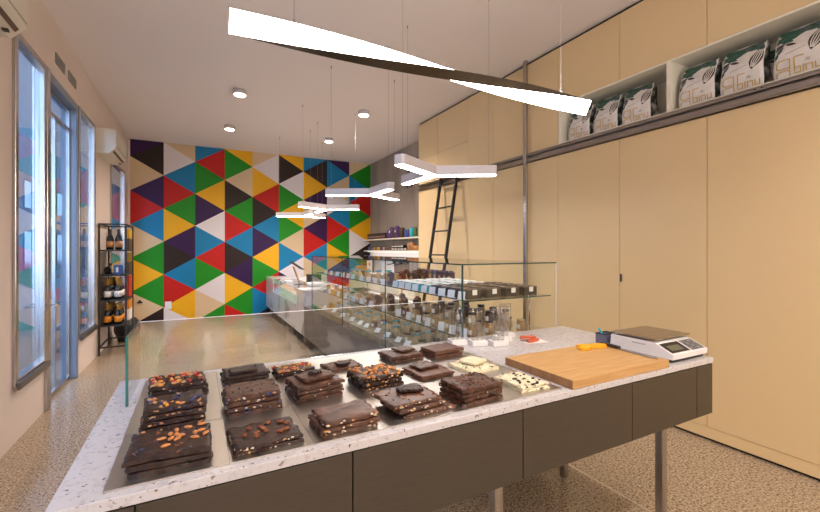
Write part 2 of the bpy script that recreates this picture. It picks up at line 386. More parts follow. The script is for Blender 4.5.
# end panel of the cabinet run
m = MB(); m.box(XR, XC - .002, 6.352, 6.372, 0, ZC - .03); tag(m.build('cabinet_end_panel', M['cream']), 'cream end panel closing the far end of the cabinets', 'panel')
# rail
r = thing('ladder_rail', 'long dark steel channel rail between lower and upper cabinets', 'rail', (XR, -2, 2.555))
m = MB(); m.box(-.03, .02, 0, 8.35, 0, .012, 0, .002); m.box(-.03, .02, 0, 8.35, .092, .104, 0, .002); m.box(-.002, .02, 0, 8.35, .012, .092); m.box(-.03, -.022, 0, 8.35, .014, .035); m.box(-.03, -.024, 0, 8.35, .072, .09)
m.build('channel', M['rail'], r)
for y in (3.35, 3.39, 5.0):
    m = MB(); m.cone((-.031, y, .085), (-.034, y, .085), .005); m.build('screw', M['gap'], r)
# niche
t = thing('open_niche', 'pale open shelf niche above the rail holding printed pouches', 'shelf', (XR, -2, 2.664))
m = MB(); m.box(-.001, DEP, 0, 5.19, 0, .012); m.build('bottom_board', M['niche'], t)
m = MB(); m.box(-.001, DEP, 0, 5.19, .43, .4455); m.build('top_board', M['niche'], t)
m = MB(); m.box(DEP - .02, DEP, 0, 5.19, .012, .43); m.build('back_board', M['niche'], t)
for y in (5.165, 4.0, 2.80, 1.75):
    m = MB(); m.box(-.001, DEP - .021, y - .025 if y > 5 else y - .018, y + .018, .012, .43); m.build('divider', M['niche'], t)
# steel post
m = MB(); m.box(3.475, 3.512, 3.612, 3.660, 0, ZC, 0, .003); tag(m.build('steel_post', M['steel']), 'square brushed steel post from floor to ceiling before the cabinets', 'post')

# ladder
lad = thing('ladder', 'black metal ladder leaning on the rail of the cream cabinets', 'ladder', (2.995, 5.08, 0))
def lx(z): return .50 - (2.63 - z) * .165
for y in (0, .46):
    m = MB(); a, b = Vector((lx(0), y, 0)), Vector((lx(2.63), y, 2.63)); d_ = (b - a).normalized(); n_ = Vector((d_.z, 0, -d_.x)) * .022
    v = [a - n_, a + n_, b + n_, b - n_]
    for s2 in (0,):
        q = [m.b.verts.new(p + Vector((0, -.012, 0))) for p in v] + [m.b.verts.new(p + Vector((0, .012, 0))) for p in v]
        for f in ((0, 1, 2, 3), (7, 6, 5, 4), (0, 4, 5, 1), (1, 5, 6, 2), (2, 6, 7, 3), (3, 7, 4, 0)): m.b.faces.new([q[k] for k in f])
    m.build('stile', M['black'], lad)
for k in range(7):
    z = .31 + k * .37
    m = MB(); m.box(lx(z) - .018, lx(z) + .018, .012, .448, z - .011, z + .011, 0, .003); m.build('rung', M['black'], lad)
m = MB()
for y in (0, .46): m.box(.48, .508, y - .012, y + .012, 2.60, 2.66, 0)
m.build('hook', M['black'], lad)

# ---------------------------------------------------------------- printed pouches
def make_pouch(label):
    t = thing('cocoa_pouch', label, 'pouch', (0, 0, 0), 0, 'printed pouches in the niche')
    W_, H_, D_ = .268, .350, .11
    b = bmesh.new(); nx, nz = 10, 12
    def prof(u, v):   # u -1..1, v 0..1
        wd = W_ / 2 * (1 - .05 * v ** 3 + .02 * math.sin(v * 9)); th = D_ * (1 - .75 * v ** 2.5) * (.9 + .1 * math.sin(v * 3))
        return wd, th
    fr, bk = [], []
    for j in range(nz + 1):
        v = j / nz; wd, th = prof(0, v); a, c = [], []
        for i in range(nx + 1):
            u = -1 + 2 * i / nx; bul = (1 - abs(u) ** 3) * .010 * math.sin(math.pi * min(v * 1.1, 1))
            zz = H_ * v - (.010 * u * u if j == nz else 0)
            a.append(b.verts.new((D_ / 2 - th - bul, u * wd, zz))); c.append(b.verts.new((D_ / 2 + .012 * (1 - v), u * wd, zz)))
        fr.append(a); bk.append(c)
    for j in range(nz):
        for i in range(nx):
            f = b.faces.new((fr[j][i], fr[j][i + 1], fr[j + 1][i + 1], fr[j + 1][i])); f.smooth = True
            f = b.faces.new((bk[j][i], bk[j + 1][i], bk[j + 1][i + 1], bk[j][i + 1])); f.smooth = True
        f = b.faces.new((fr[j][0], fr[j + 1][0], bk[j + 1][0], bk[j][0])); f.material_index = 1
        f = b.faces.new((fr[j][nx], bk[j][nx], bk[j + 1][nx], fr[j + 1][nx])); f.material_index = 1
    for i in range(nx):
        b.faces.new((fr[0][i], bk[0][i], bk[0][i + 1], fr[0][i + 1])); f = b.faces.new((fr[nz][i], fr[nz][i + 1], bk[nz][i + 1], bk[nz][i])); f.material_index = 1
    m = MB(); m.b.free(); m.b = b
    pb = m.build('pouch_body', [M['pouch'], M['pouch_side']], t)
    # artwork laid over the front
    def sx(y, z):
        v = max(0, min(1, z / H_)); wd, th = prof(0, v); u = y / wd
        return D_ / 2 - th - (1 - min(1, abs(u)) ** 3) * .010 * math.sin(math.pi * min(v * 1.1, 1)) - .0022
    m = MB()
    def flat(pts, mi, off=0):
        # left on the photo = +y on the pouch
        c = (sum(p[0] for p in pts) / len(pts), sum(p[1] for p in pts) / len(pts)); n = len(pts)
        vs = [m.b.verts.new((sx(-p[0], p[1]) - off, -p[0], p[1])) for p in pts]; cv = m.b.verts.new((sx(-c[0], c[1]) - off, -c[0], c[1]))
        for k in range(n):
            f = m.b.faces.new((vs[k], vs[(k + 1) % n], cv)); f.material_index = mi
    def leaf(x, z, L_, wd, ang, mi, off=0, n=8):
        pts = []
        for k in range(n + 1): s2 = k / n; pts.append((s2 * L_, wd * math.sin(math.pi * s2) * (1 - .3 * s2)))
        for k in range(n - 1, 0, -1): s2 = k / n; pts.append((s2 * L_, -wd * math.sin(math.pi * s2) * (1 - .3 * s2)))
        ca, sa = math.cos(ang), math.sin(ang)
        P = [(x + a * ca - c * sa, z + a * sa + c * ca) for a, c in pts]
        P = [(max(-.127, min(.127, a)), max(.003, min(.342, c))) for a, c in P]
        flat(P, mi, off)
    def stroke(pts, wd, mi, off=.0006):
        for (xa, za), (xb, zb_) in zip(pts, pts[1:]):
            dx_, dz_ = xb - xa, zb_ - za; l = math.hypot(dx_, dz_) or 1; nx_, nz_ = -dz_ / l * wd / 2, dx_ / l * wd / 2; ex, ez = dx_ / l * wd / 2, dz_ / l * wd / 2
            flat([(xa + nx_ - ex, za + nz_ - ez), (xb + nx_ + ex, zb_ + nz_ + ez), (xb - nx_ + ex, zb_ - nz_ + ez), (xa - nx_ - ex, za - nz_ - ez)], mi, off)
    for (x, z, L_, wd, an, mi) in [(-.135, .335, .15, .030, -.25, 0), (-.13, .30, .11, .026, -.5, 0), (-.135, .25, .10, .020, .9, 1), (-.12, .275, .16, .022, .35, 0), (-.03, .335, .14, .022, -.35, 1), (.03, .30, .11, .020, .45, 0), (.0, .335, .14, .016, .0, 0), (-.135, .20, .085, .014, .75, 1), (.06, .335, .09, .03, -.7, 1), (-.13, .23, .05, .012, .2, 2), (-.12, .17, .07, .012, 1.0, 1), (-.10, .285, .13, .02, .1, 1), (-.13, .315, .18, .016, .1, 0), (-.06, .26, .09, .016, .6, 0), (-.08, .24, .07, .012, -.3, 2), (.0, .315, .12, .012, .2, 2), (-.128, .14, .05, .011, 1.2, 0), (.09, .31, .06, .02, -1.2, 0)]:
        leaf(x, z, L_, wd, an, mi)
    leaf(.062, .14, .165, .046, 1.25, 2); 
    for k in (-.6, -.2, .2, .6): 
        pts = [(.062 + s2 * .165 * math.cos(1.25) - k * .040 * math.sin(math.pi * s2) * math.sin(1.25), .14 + s2 * .165 * math.sin(1.25) + k * .040 * math.sin(math.pi * s2) * math.cos(1.25)) for s2 in (.12, .35, .6, .85)]
        stroke(pts, .006, 4)
    w_ = .0065   # gold monogram: joined ring, hook and a second line of small letters
    stroke([(-.045, .055), (-.045, .125), (-.10, .125), (-.115, .11), (-.115, .078), (-.10, .065), (-.045, .065)], w_, 3)
    stroke([(-.02, .03), (-.02, .125), (.025, .125)], w_, 3)
    stroke([(-.115, .012), (-.115, .04), (-.10, .05), (-.055, .05), (-.045, .04), (-.045, .012)], w_, 3)
    stroke([(-.02, .055), (.01, .055), (.01, .02), (-.02, .02)], w_, 3); stroke([(.025, .06), (.025, .02)], w_, 3)
    stroke([(.04, .02), (.04, .055), (.07, .055), (.07, .02)], w_, 3); stroke([(.085, .055), (.085, .02), (.112, .02), (.112, .055)], w_, 3)
    stroke([(.035, .085), (.06, .085)], .003, 2); stroke([(.04, .095), (.055, .095)], .003, 2); stroke([(-.07, .165), (.03, .185)], .0025, 2)
    m.build('printed_artwork', [M['leafdark'], M['leafgrey'], M['podbrown'], M['gold'], M['pouch']], pb)
    return t
pl = ['farthest pouch, half hidden by the twisted lamp', 'second pouch from the far end of the niche', 'pouch just left of the niche divider', 'pouch just right of the niche divider', 'middle pouch of the right compartment', 'pouch cut by the right edge of the picture']
p0 = make_pouch('leaf-printed white pouch, ' + pl[0])
fy = [2.945, 2.63, 2.315, 1.805, 1.50, 1.175]
for i, y in enumerate(fy):
    o = p0 if i == 0 else copy_tree(p0)
    o['label'] = 'leaf-printed white pouch, ' + pl[i]
    o.location = (3.63, y, 2.678); o.rotation_euler = (0, 0, rnd.uniform(-.04, .04))
for i, y in enumerate(fy):
    if i == 2: continue
    o = copy_tree(p0); o['label'] = 'rear-row pouch behind the ' + pl[i]
    o.location = (3.80, y - .165, 2.678); o.scale = (1, 1, .93) ; o.rotation_euler = (0, 0, rnd.uniform(-.05, .05))
    if i == 2: o.location = (3.80, 2.22, 2.678)

# ---------------------------------------------------------------- main counter
ZT, YF, YK, X0, X1 = .955, 1.085, 2.035, -.281, 2.31
ct = thing('sales_counter', 'long sales counter with speckled stone top and taupe front panels', 'counter', (0, 0, 0))
m = MB(); m.box(X0, X1, YF, YK, ZT - .026, ZT, 0, .002); m.build('stone_top', M['counter'], ct)
m = MB(); m.box(X0 + .02, X1 - .012, YF + .021, YK - .02, .678, ZT - .0265); m.build('carcass', M['taupe'], ct)
sx_ = [X0 + .004, -.123, .391, 1.033, 1.658, 2.162, X1 - .004]
for a, b in zip(sx_, sx_[1:]):
    m = MB(); m.box(a + .002, b - .002, YF + .002, YF + .02, .676, ZT - .030, 0, .001); m.build('front_panel', M['taupe'], ct)
for x in (X0 + .12, 1.045, 2.146):
    for y in (1.25, 1.88):
        m = MB(); m.box(x - .02, x + .02, y - .02, y + .02, 0, .6775, 0, .002); m.build('leg', M['steel'], ct)
# mirrored trays
trays = [(-.186, .073, 1.115, 1.42, 'front left, under the almond slabs'), (-.186, .073, 1.423, 1.98, 'back left, under the fruit slabs'), (.076, .288, 1.115, 1.42, 'front, under the pecan slab'), (.076, .288, 1.423, 1.98, 'back, under the hazelnut slabs'), (.291, .793, 1.115, 1.98, 'middle, under eight stacks'), (.796, 1.26, 1.115, 1.98, 'right, under the white chocolate')]
for a, b, c, d_, lab in trays:
    t = tag(MB().box(a, b, c, d_, ZT + .0004, ZT + .005).build('mirror_tray', M['mirror']), 'polished steel tray ' + lab, 'tray', 'polished trays on the counter')
ZS = ZT + .0055
# low guard glass
gl = thing('counter_glass_guard', 'low clear glass guard around the left and rear of the counter top', 'glass guard', (0, 0, 0))
m = MB(); m.box(-.219, -.211, 1.70, 2.022, ZT + .0005, 1.195); m.build('side_pane', M['glass'], gl)
m = MB(); m.box(-.219, -.211, 1.693, 1.6999, ZT + .0005, 1.195); m.box(-.219, -.211, 1.70, 2.022, 1.1951, 1.197); m.build('side_edge', M['gedge'], gl)['label'] = 'green polished glass edge'
m = MB(); m.box(-.219, 1.425, 2.023, 2.031, ZT + .0005, 1.195); m.build('rear_pane', M['glass'], gl)
m = MB(); m.box(-.219, 1.425, 2.0235, 2.0305, 1.1951, 1.197); m.build('rear_edge', M['white'], gl)

# ---------------------------------------------------------------- chocolate slabs
def slab(w_, d_, th, seed, irregular=.009):
    b = bmesh.new(); nx, ny = 16, 14; T, B = [], []
    for j in range(ny + 1):
        a, c = [], []
        for i in range(nx + 1):
            u, v = i / nx - .5, j / ny - .5
            ex = noise.noise((v * 7, seed, 1.5 if u > 0 else 9.1)) * irregular * (abs(u) * 2) ** 3 * (1 if u > 0 else -1)
            ey = noise.noise((u * 7, seed, 3.5 if v > 0 else 6.1)) * irregular * (abs(v) * 2) ** 3 * (1 if v > 0 else -1)
            hz = noise.noise((u * 9 + seed, v * 9, 0)) * .0026 + noise.noise((u * 26 + seed, v * 26, 2)) * .0014
            edge = max(abs(u), abs(v)) > .499
            x, y = u * w_ + ex, v * d_ + ey
            a.append(b.verts.new((x * (.992 if edge else 1), y * (.992 if edge else 1), th - (.0012 if edge else 0) + hz)))
            if edge: c.append(b.verts.new((x, y, 0)))
            else: c.append(None)
        T.append(a); B.append(c)
    for j in range(ny):
        for i in range(nx):
            f = b.faces.new((T[j][i], T[j][i + 1], T[j + 1][i + 1], T[j + 1][i])); f.smooth = True
    ring = [(0, i) for i in range(nx)] + [(j, nx) for j in range(ny)] + [(ny, i) for i in range(nx, 0, -1)] + [(j, 0) for j in range(ny, 0, -1)]
    for k in range(len(ring)):
        p, q = ring[k], ring[(k + 1) % len(ring)]
        b.faces.new((B[p[0]][p[1]], B[q[0]][q[1]], T[q[0]][q[1]], T[p[0]][p[1]]))
    b.faces.new([B[p[0]][p[1]] for p in ring][::-1])
    m = MB(); m.b.free(); m.b = b; return m
def pieces(rr, w_, d_, z, n, size, mis, region=1.0, cx=0, cy=0, flat=.5):
    m = MB()
    for k in range(n):
        x, y = rr.uniform(-.5, .5) * w_ * region + cx, rr.uniform(-.5, .5) * d_ * region + cy
        s2 = size * rr.uniform(.7, 1.3)
        m.ball((x, y, z + s2 * flat * .5), s2, (rr.uniform(.8, 1.5), rr.uniform(.6, 1), flat), rr.uniform(0, 6), rr.choice(mis), 1, rr.uniform(-.4, .4))
    return m
def rim(rr, w_, d_, th, n, size, mis):
    m = MB()
    for k in range(n):
        side = rr.choice((0, 0, 0, 1, 2)); t_ = rr.uniform(-.48, .48); z = rr.uniform(.2, .8) * th
        p = (t_ * w_, -d_ / 2 + size * .15, z) if side == 0 else ((-w_ / 2 + size * .15, t_ * d_, z) if side == 1 else (w_ / 2 - size * .15, t_ * d_, z))
        m.ball(p, size * rr.uniform(.4, .9), (rr.uniform(1, 1.7), 1, .7) if side == 0 else (1, rr.uniform(1, 1.7), .7), 0, rr.choice(mis))
    return m
NUTS = [M['n_white'], M['n_tan'], M['n_almond'], M['n_orange'], M['n_red'], M['n_blue'], M['n_brown'], M['n_green'], M['n_black'], M['choc']]
POS = ['bottom one', 'second up', 'third up', 'fourth up']
def stack(name, where, c, w_, d_, ang, n, th, mt, seed, top=None, side=None, jitter=.004, small=None, rotj=2, tops=None, specs=None):
    rr = random.Random(seed); z = ZS
    for k in range(n):
        topm = k == n - 1; ww, dd = w_ * rr.uniform(.97, 1.02), d_ * rr.uniform(.97, 1.02); t_th = th
        x, y = c[0] + rr.uniform(-jitter, jitter), c[1] + rr.uniform(-jitter, jitter)
        if specs and k in specs: x += specs[k][0]; y += specs[k][1]
        lab = '%s, %s, %s' % (name, 'topmost' if topm else POS[k], where) if n > 1 else '%s, %s' % (name, where)
        t = thing('chocolate_slab', lab, 'chocolate', (x, y, z), R(ang + rr.uniform(-rotj, rotj)), 'chocolate slabs on the counter')
        slab(ww, dd, t_th * .80, seed + k * 3.3).build('slab_body', mt, t)
        body = t.children[0] if t.children else [o for o in bpy.data.objects if o.parent == t][0]
        if not tops: t.rotation_euler.x, t.rotation_euler.y = R(rr.uniform(-.5, .5)), R(rr.uniform(-.5, .5))
        if side: rim(rr, ww * .985, dd * .985, t_th * .8, side[0], side[1], side[2]).build('edge_pieces', NUTS, body)['kind'] = 'stuff'
        if topm and top:
            q = pieces(rr, ww, dd, t_th * .80, *top[:3], **(top[3] if len(top) > 3 else {})).build('topping', NUTS, body); q['kind'] = 'stuff'
        if topm and tops: tops(body, ww, dd, t_th * .80, rr)
        z += t_th + .0006
    if small:
        for k, (dx_, dy_, sw, sd, sa, mt2) in enumerate(small):
            t = thing('chocolate_piece', ('upper ' if k else '') + 'broken piece atop %s, %s' % (name, where), 'chocolate', (c[0] + dx_, c[1] + dy_, z + .0015), R(ang + sa), 'loose chocolate pieces')
            slab(sw, sd, .009, seed + 50 + k).build('slab_body', mt2, t); z += .0105
def almonds(t, w_, d_, z, rr):
    spots = [(.05, .35), (.2, .4), (.38, .45), (-.02, .22), (.06, .16), (.12, .10), (.0, .03), (.08, -.02), (.3, .12), (.38, .16), (.3, -.08), (-.05, -.22), (-.12, .08), (.44, .02)]
    for u, v in spots:
        m = MB(); m.ball((0, 0, 0), .0095, (1.25, .68, .42), 0, 0, 2); m.build('almond', M['n_almond'], t, (u * w_, v * d_, z + .003), rr.uniform(0, 3))
    pieces(rr, w_, d_, z - .0005, 30, .0045, [5, 5, 6]).build('berry_bits', NUTS, t)['kind'] = 'stuff'
def pecans(t, w_, d_, z, rr):
    for u, v in [(-.2, .25), (-.02, .2), (.12, .33), (.3, .25), (.38, .12), (-.3, .0), (-.12, -.02), (.02, -.02), (-.15, -.16), (.3, -.15), (.2, -.18), (.0, .1)]:
        m = MB(); m.ball((0, .003, 0), .009, (1.35, .45, .5), 0, 0, 1); m.ball((0, -.003, 0), .009, (1.3, .45, .5), 0, 0, 1); m.build('pecan', M['n_brown'], t, (u * w_, v * d_, z + .003), rr.uniform(0, 3))
C = M
stack('dark slab in almond-topped stack', 'front left corner', (-.058, 1.222), .183, .158, -1, 3, .0145, C['choc'], 1, side=(14, .005, [5, 5, 8]), tops=almonds)
stack('slab with hazelnuts and blueberries', 'behind the almond stack', (-.062, 1.475), .165, .135, 2, 4, .0165, C['choc'], 2, top=(26, .0085, [1, 3, 2, 5], dict(region=.85)), side=(26, .0062, [5, 5, 1, 2]), jitter=.007, rotj=4)
stack('slab in berry and nut stack', 'back left corner', (-.062, 1.775), .185, .15, 5, 3, .017, C['choc'], 3, top=(75, .0085, [4, 1, 3, 2, 4, 9], dict(region=.9)), side=(18, .006, [1, 2, 9]), jitter=.006, rotj=4)
stack('plain dark slab', 'back row, second column', (.178, 1.815), .168, .15, 3, 3, .0125, C['choc'], 4, small=[(-.01, -.03, .10, .06, 0, C['choc'])])
stack('hazelnut studded slab', 'middle row, second column', (.168, 1.492), .168, .15, 3, 4, .0155, C['choc_milk'], 5, side=(40, .0062, [1, 5, 0, 5, 5]), top=(30, .004, [9, 6]))
stack('rice-edged slab in pecan-topped pile', 'front row', (.172, 1.215), .178, .145, 4, 2, .0115, C['choc'], 6, side=(34, .0045, [0, 0, 1]), tops=pecans)
stack('slab in fruit-bit stack', 'back row, third column', (.37, 1.795), .16, .11, 5, 2, .015, C['choc'], 7, top=(60, .006, [4, 3, 3, 1]), side=(12, .005, [0, 1]))
stack('rough milk slab', 'tall stack, middle row, third column', (.393, 1.515), .172, .155, 6, 4, .0135, C['choc_milk'], 8, side=(12, .004, [0, 9]), small=[(.0, .01, .12, .10, 8, C['choc_milk']), (.005, .015, .04, .035, 30, C['choc'])])
stack('swirled slab with nut edge', 'front row, third column', (.403, 1.20), .178, .132, 5, 3, .0142, C['choc_swirl'], 9, side=(20, .006, [0, 0, 0, 1]))
stack('thin nutty slab', 'back row, behind caramel stack', (.588, 1.79), .158, .125, 6, 1, .015, C['choc_milk'], 10, top=(40, .0045, [1, 9, 6]), side=(14, .004, [0, 1]), small=[(0, -.02, .06, .04, 0, C['choc'])])
stack('slab in glazed caramel nut stack', 'middle row, fourth column', (.636, 1.512), .175, .155, 4, 3, .0165, C['choc'], 11, top=(105, .008, [3, 3, 1, 6, 2, 6]), side=(26, .005, [0, 3, 1]))
stack('swirled sugared slab', 'front row, fourth column', (.655, 1.235), .190, .165, 5, 3, .0135, C['choc_swirl'], 12, top=(24, .005, [6, 9, 1]), side=(34, .005, [0, 0, 1]), specs={0: (.02, -.012), 2: (-.012, .012)}, small=[(.01, .03, .085, .05, -25, C['choc'])])
stack('flaky dark slab', 'back row beside the glass case', (.90, 1.80), .178, .145, 3, 2, .0165, C['choc_milk'], 13, side=(14, .004, [0, 9]), small=[(.02, .01, .09, .08, 8, C['choc_milk'])])
stack('smooth thick milk slab', 'back row, farthest right', (1.118, 1.77), .175, .145, 4, 2, .020, C['choc_plain'], 14)
stack('smooth thin slab', 'low stack, middle row, fifth column', (.888, 1.525), .165, .165, 4, 2, .0095, C['choc_plain'], 15, small=[(.0, .03, .10, .085, 6, C['choc_milk'])])
stack('bumpy milk slab', 'front row, nearest the white slabs', (.893, 1.21), .182, .15, 3, 4, .015, C['choc_milk'], 16, top=(90, .0045, [9, 6]), side=(16, .004, [9, 9, 0]))
stack('white slab with pistachios', 'middle row near cutting board', (1.115, 1.505), .165, .165, 4, 1, .016, C['choc_white'], 17, top=(70, .004, [7, 7, 0, 8]), small=[(.025, .025, .11, .10, 16, C['choc_white'])])
stack('white cookie-chunk slab', 'front right beside cutting board', (1.158, 1.232), .135, .165, -3, 2, .010, C['choc_white'], 18, top=(34, .0075, [8, 8, 0]), side=(10, .006, [8]), jitter=.014, rotj=9)
# pistachio bits on the loose white piece
rr = random.Random(3)

# ---------------------------------------------------------------- cutting board, tools, scale
cb = thing('cutting_board', 'thick oak cutting board at the right end of the counter', 'cutting board', (1.61, 1.282, ZT + .0006), R(0))
m = MB(); m.box(-.32, .32, -.195, .195, 0, .036, 0, .003); o = m.build('board', [M['wood'], M['wood_end']], cb)
for p in o.data.polygons:
    if abs(p.normal.x) > .9: p.material_index = 1
ZBd = ZT + .038
m = MB()
Mt = Matrix.Translation((1.80, 1.405, ZBd)) @ Matrix.Rotation(R(-4), 4, 'Z') @ Matrix.Diagonal((1.15, 1.5, 1, 1))
m.prism([(-.075, -.018), (-.04, -.022), (-.01, -.008), (.02, -.020), (.075, -.016), (.085, 0), (.06, .018), (.02, .012), (-.01, .03), (-.05, .028), (-.04, .008), (-.075, .004)], 0, .013, 0, Mt)
tag(m.build('yellow_scraper', M['yellow']), 'bright yellow plastic scraper lying on the cutting board', 'scraper')
k = thing('steel_knife', 'long steel serving knife lying on the right end of the board', 'knife', (1.90, 1.26, ZBd), R(84))
m = MB(); m.prism([(-.13, -.017), (-.02, -.020), (.06, -.014), (.06, .012), (-.13, .017), (-.15, 0)], 0, .003); m.build('blade', M['steel'], k)
m = MB(); m.box(.06, .17, -.012, .012, 0, .014, 0, .004); m.build('handle', M['black'], k)
# scale
sc = thing('kitchen_scale', 'white electronic shop scale with steel plate and keypad', 'scale', (2.005, 1.112, ZT + .001))
m = MB(); m.box(.01, .29, .012, .315, .0, .016, 0, .004); m.build('base_foot', M['black'], sc)
m = MB(); Mx = Matrix(((0, 0, 1, 0), (1, 0, 0, 0), (0, 1, 0, 0), (0, 0, 0, 1)))
m.prism([(.0, .016), (.32, .016), (.33, .03), (.325, .083), (.10, .083), (.085, .080), (-.002, .040)], 0, .30, 0, Mx); m.build('housing', M['white'], sc)
sl = math.atan2(.040, .087); Ms = Matrix.Translation((0, -.002, .040)) @ Matrix.Rotation(sl, 4, 'X')
m = MB(); m.box(.012, .165, .012, .084, .0006, .0016, 0, 0, Ms); bz = m.build('display_bezel', M['black'], sc)
m = MB(); m.box(.035, .135, .026, .062, .0017, .0022, 0, 0, Ms); m.build('display', M['screen'], bz)
m = MB(); m.box(.180, .288, .010, .086, .0006, .0018, 0, 0, Ms); kp = m.build('keypad', M['mesh'], sc)
for i in range(5):
    for j in range(4):
        m = MB(); m.box(.187 + i * .020, .201 + i * .020, .016 + j * .017, .028 + j * .017, .0019, .0032, 0, 0, Ms); m.build('key', M['vent'] if (i + j) % 3 == 0 else M['screen'], kp)
m = MB(); m.box(.09, .21, .13, .29, .083, .092); m.build('plate_support', M['black'], sc)
m = MB(); m.box(.0, .31, .085, .325, .0925, .101, 0, .003); m.build('weighing_plate', M['plate'], sc)
m = MB()
for k_ in range(9): m.box(-.0008, .0, .20 - k_ * .008, .205 - k_ * .008, .062, .067)
m.build('brand_mark', M['vent'], sc)
# pen holder
ph = thing('pen_holder', 'small dark mesh pen holder behind the board', 'pen holder', (2.045, 1.50, ZT + .001))
m = MB(); m.box(-.045, .045, -.03, .03, 0, .003); 
for (a, b, c, d_) in ((-.045, .045, -.03, -.028), (-.045, .045, .028, .03), (-.045, -.043, -.028, .028), (.043, .045, -.028, .028)): m.box(a, b, c, d_, .003, .07, 1)
for (a, b, c, d_) in ((-.047, .047, -.032, -.028), (-.047, .047, .028, .032), (-.047, -.043, -.028, .028), (.043, .047, -.028, .028)): m.box(a, b, c, d_, .07, .075, 0)
m.build('holder_body', [M['black'], M['mesh']], ph)
pn = thing('aqua_pen', 'bright aqua pen leaning out of the mesh holder', 'pen', (2.075, 1.50, ZT + .005))
m = MB(); m.cone((0, 0, .0), (-.075, 0, .085), .005); m.build('pen_body', M['aqua'], pn)
m = MB(); m.cone((-.0755, 0, .0855), (-.088, 0, .1), .0065, .005); m.build('pen_cap', M['aqua'], pn)
# paper and coral clips
Mp = Matrix.Translation((1.775, 1.79, ZT + .0005)) @ Matrix.Rotation(R(-8), 4, 'Z')
m = MB(); m.box(-.07, .07, -.06, .06, 0, .0008, 0, 0, Mp); tag(m.build('paper_sheet', M['paper']), 'white paper sheet under the coral objects', 'paper')
for i, (x, y, rz, z) in enumerate([(1.76, 1.775, 10, .0015), (1.75, 1.81, -14, .0145)]):
    m = MB(); Mt = Matrix.Translation((x, y, ZT + z)) @ Matrix.Rotation(R(rz), 4, 'Z')
    m.prism([(-.05, -.012), (-.03, -.02), (.03, -.018), (.055, -.008), (.055, .01), (.02, .018), (-.04, .014)], 0, .012, 0, Mt)
    tag(m.build('coral_clip', M['coral']), ['lower coral red rubber piece lying on the paper sheet', 'upper coral red rubber piece lying across the other'][i], 'rubber piece')
# clear tube packs with white base boxes in front of the tall case
acr = glassmat('clear_acrylic', (.90, .89, .89), 1.5, 1.6, .08)
for i, (x, y) in enumerate([(1.33, 1.93), (1.42, 1.86), (1.52, 1.80), (1.62, 1.88), (1.71, 1.955)]):
    lab = 'clear acrylic pack on a white base, %s from the left before the glass case' % ORD[i]
    t = thing('acrylic_display_pack', lab, 'display', (x, y, ZT + .0008), R(-14), 'clear packs in front of the glass case')
    m = MB(); m.box(-.046, .046, -.042, .042, 0, .028, 0, .002); m.build('base_box', M['paper'], t)
    for k in range(3):
        m = MB(); m.cone((-.027 + k * .027, 0, .0285), (-.027 + k * .027, 0, .205), .011, n=12); m.build('clear_tube', acr, t)

# ---------------------------------------------------------------- low display body + tall glass case
XA, XB = 1.44, 2.25
gc = thing('glass_display_case', 'long glass display case with dark stone base and glass shelves', 'display case', (0, 0, 0))
Y0c, Y1c = 2.045, 5.72
m = MB(); m.box(XA + .002, XB, Y0c, 6.185, .18, .64); m.build('stone_base', M['grey_stone'], gc)
m = MB(); m.box(XA + .03, XB, Y0c + .01, Y1c, .6405, .70); m.build('deck', M['deckm'], gc)['label'] = 'brown display deck'
zt = 1.412
for a, b in ((Y0c + .006, 3.198), (3.202, 4.368), (4.372, Y1c)):
    m = MB(); m.box(XA + .004, XA + .012, a, b, .6405, zt - .009); m.build('side_pane', M['glass'], gc)
m = MB()
for y in (3.2, 4.37): m.box(XA + .004, XA + .012, y - .0018, y + .0018, .6405, zt - .009)
m.box(XA + .002, XA + .012, Y0c - .002, Y0c + .005, .96, zt); m.box(XA + .003, XA + .012, Y1c, Y1c + .004, .641, zt); m.build('pane_joint', M['gedge_dark'], gc)
m = MB(); m.box(XA + .013, XB, Y0c - .002, Y0c + .005, .958, zt - .009); m.build('front_pane', M['glass'], gc)
m = MB(); m.box(XA + .002, XB, Y0c - .002, Y1c, zt - .008, zt); m.build('top_pane', M['glass'], gc)
m = MB(); m.box(XA - .001, XA + .0015, Y0c - .002, Y1c, zt - .008, zt); m.box(XA, XB, Y0c - .0055, Y0c - .0025, zt - .008, zt); m.build('top_edge', M['gedge_dark'], gc)['label'] = 'dark green glass edge'
m = MB(); m.box(XB, XB + .006, Y0c - .002, Y0c + .006, .958, zt); m.build('corner_strip', M['white'], gc)
m = MB(); m.box(XA + .02, XB - .02, Y1c - .008, Y1c, .71, zt - .009); m.build('end_pane', M['glass'], gc)
for z, nm in ((1.170, 'upper_shelf'), (.925, 'lower_shelf')):
    m = MB(); m.box(XA + .07, XB - .02, Y0c + .03, Y1c - .03, z, z + .007); s0 = m.build(nm, M['glass'], gc)
    m = MB(); m.box(XA + .067, XA + .0695, Y0c + .03, Y1c - .03, z, z + .007); m.box(XA + .067, XB - .02, Y0c + .027, Y0c + .0295, z, z + .007); m.build('shelf_edge', M['gedge_dark'], gc)
for y in (2.35, 3.3, 4.3, 5.3):
    m = MB(); m.box(XA + .06, XA + .10, y, y + .04, 0, .1795); m.box(XB - .15, XB - .11, y, y + .04, 0, .1795); m.build('leg', M['steel'], gc)
for y in (2.25, 3.2, 4.37, 5.5):
    m = MB(); m.cone((XB - .05, y, .701), (XB - .05, y, .9245), .006); m.cone((XB - .05, y, .9325), (XB - .05, y, 1.1695), .006); m.build('shelf_support', M['chrome'], gc)

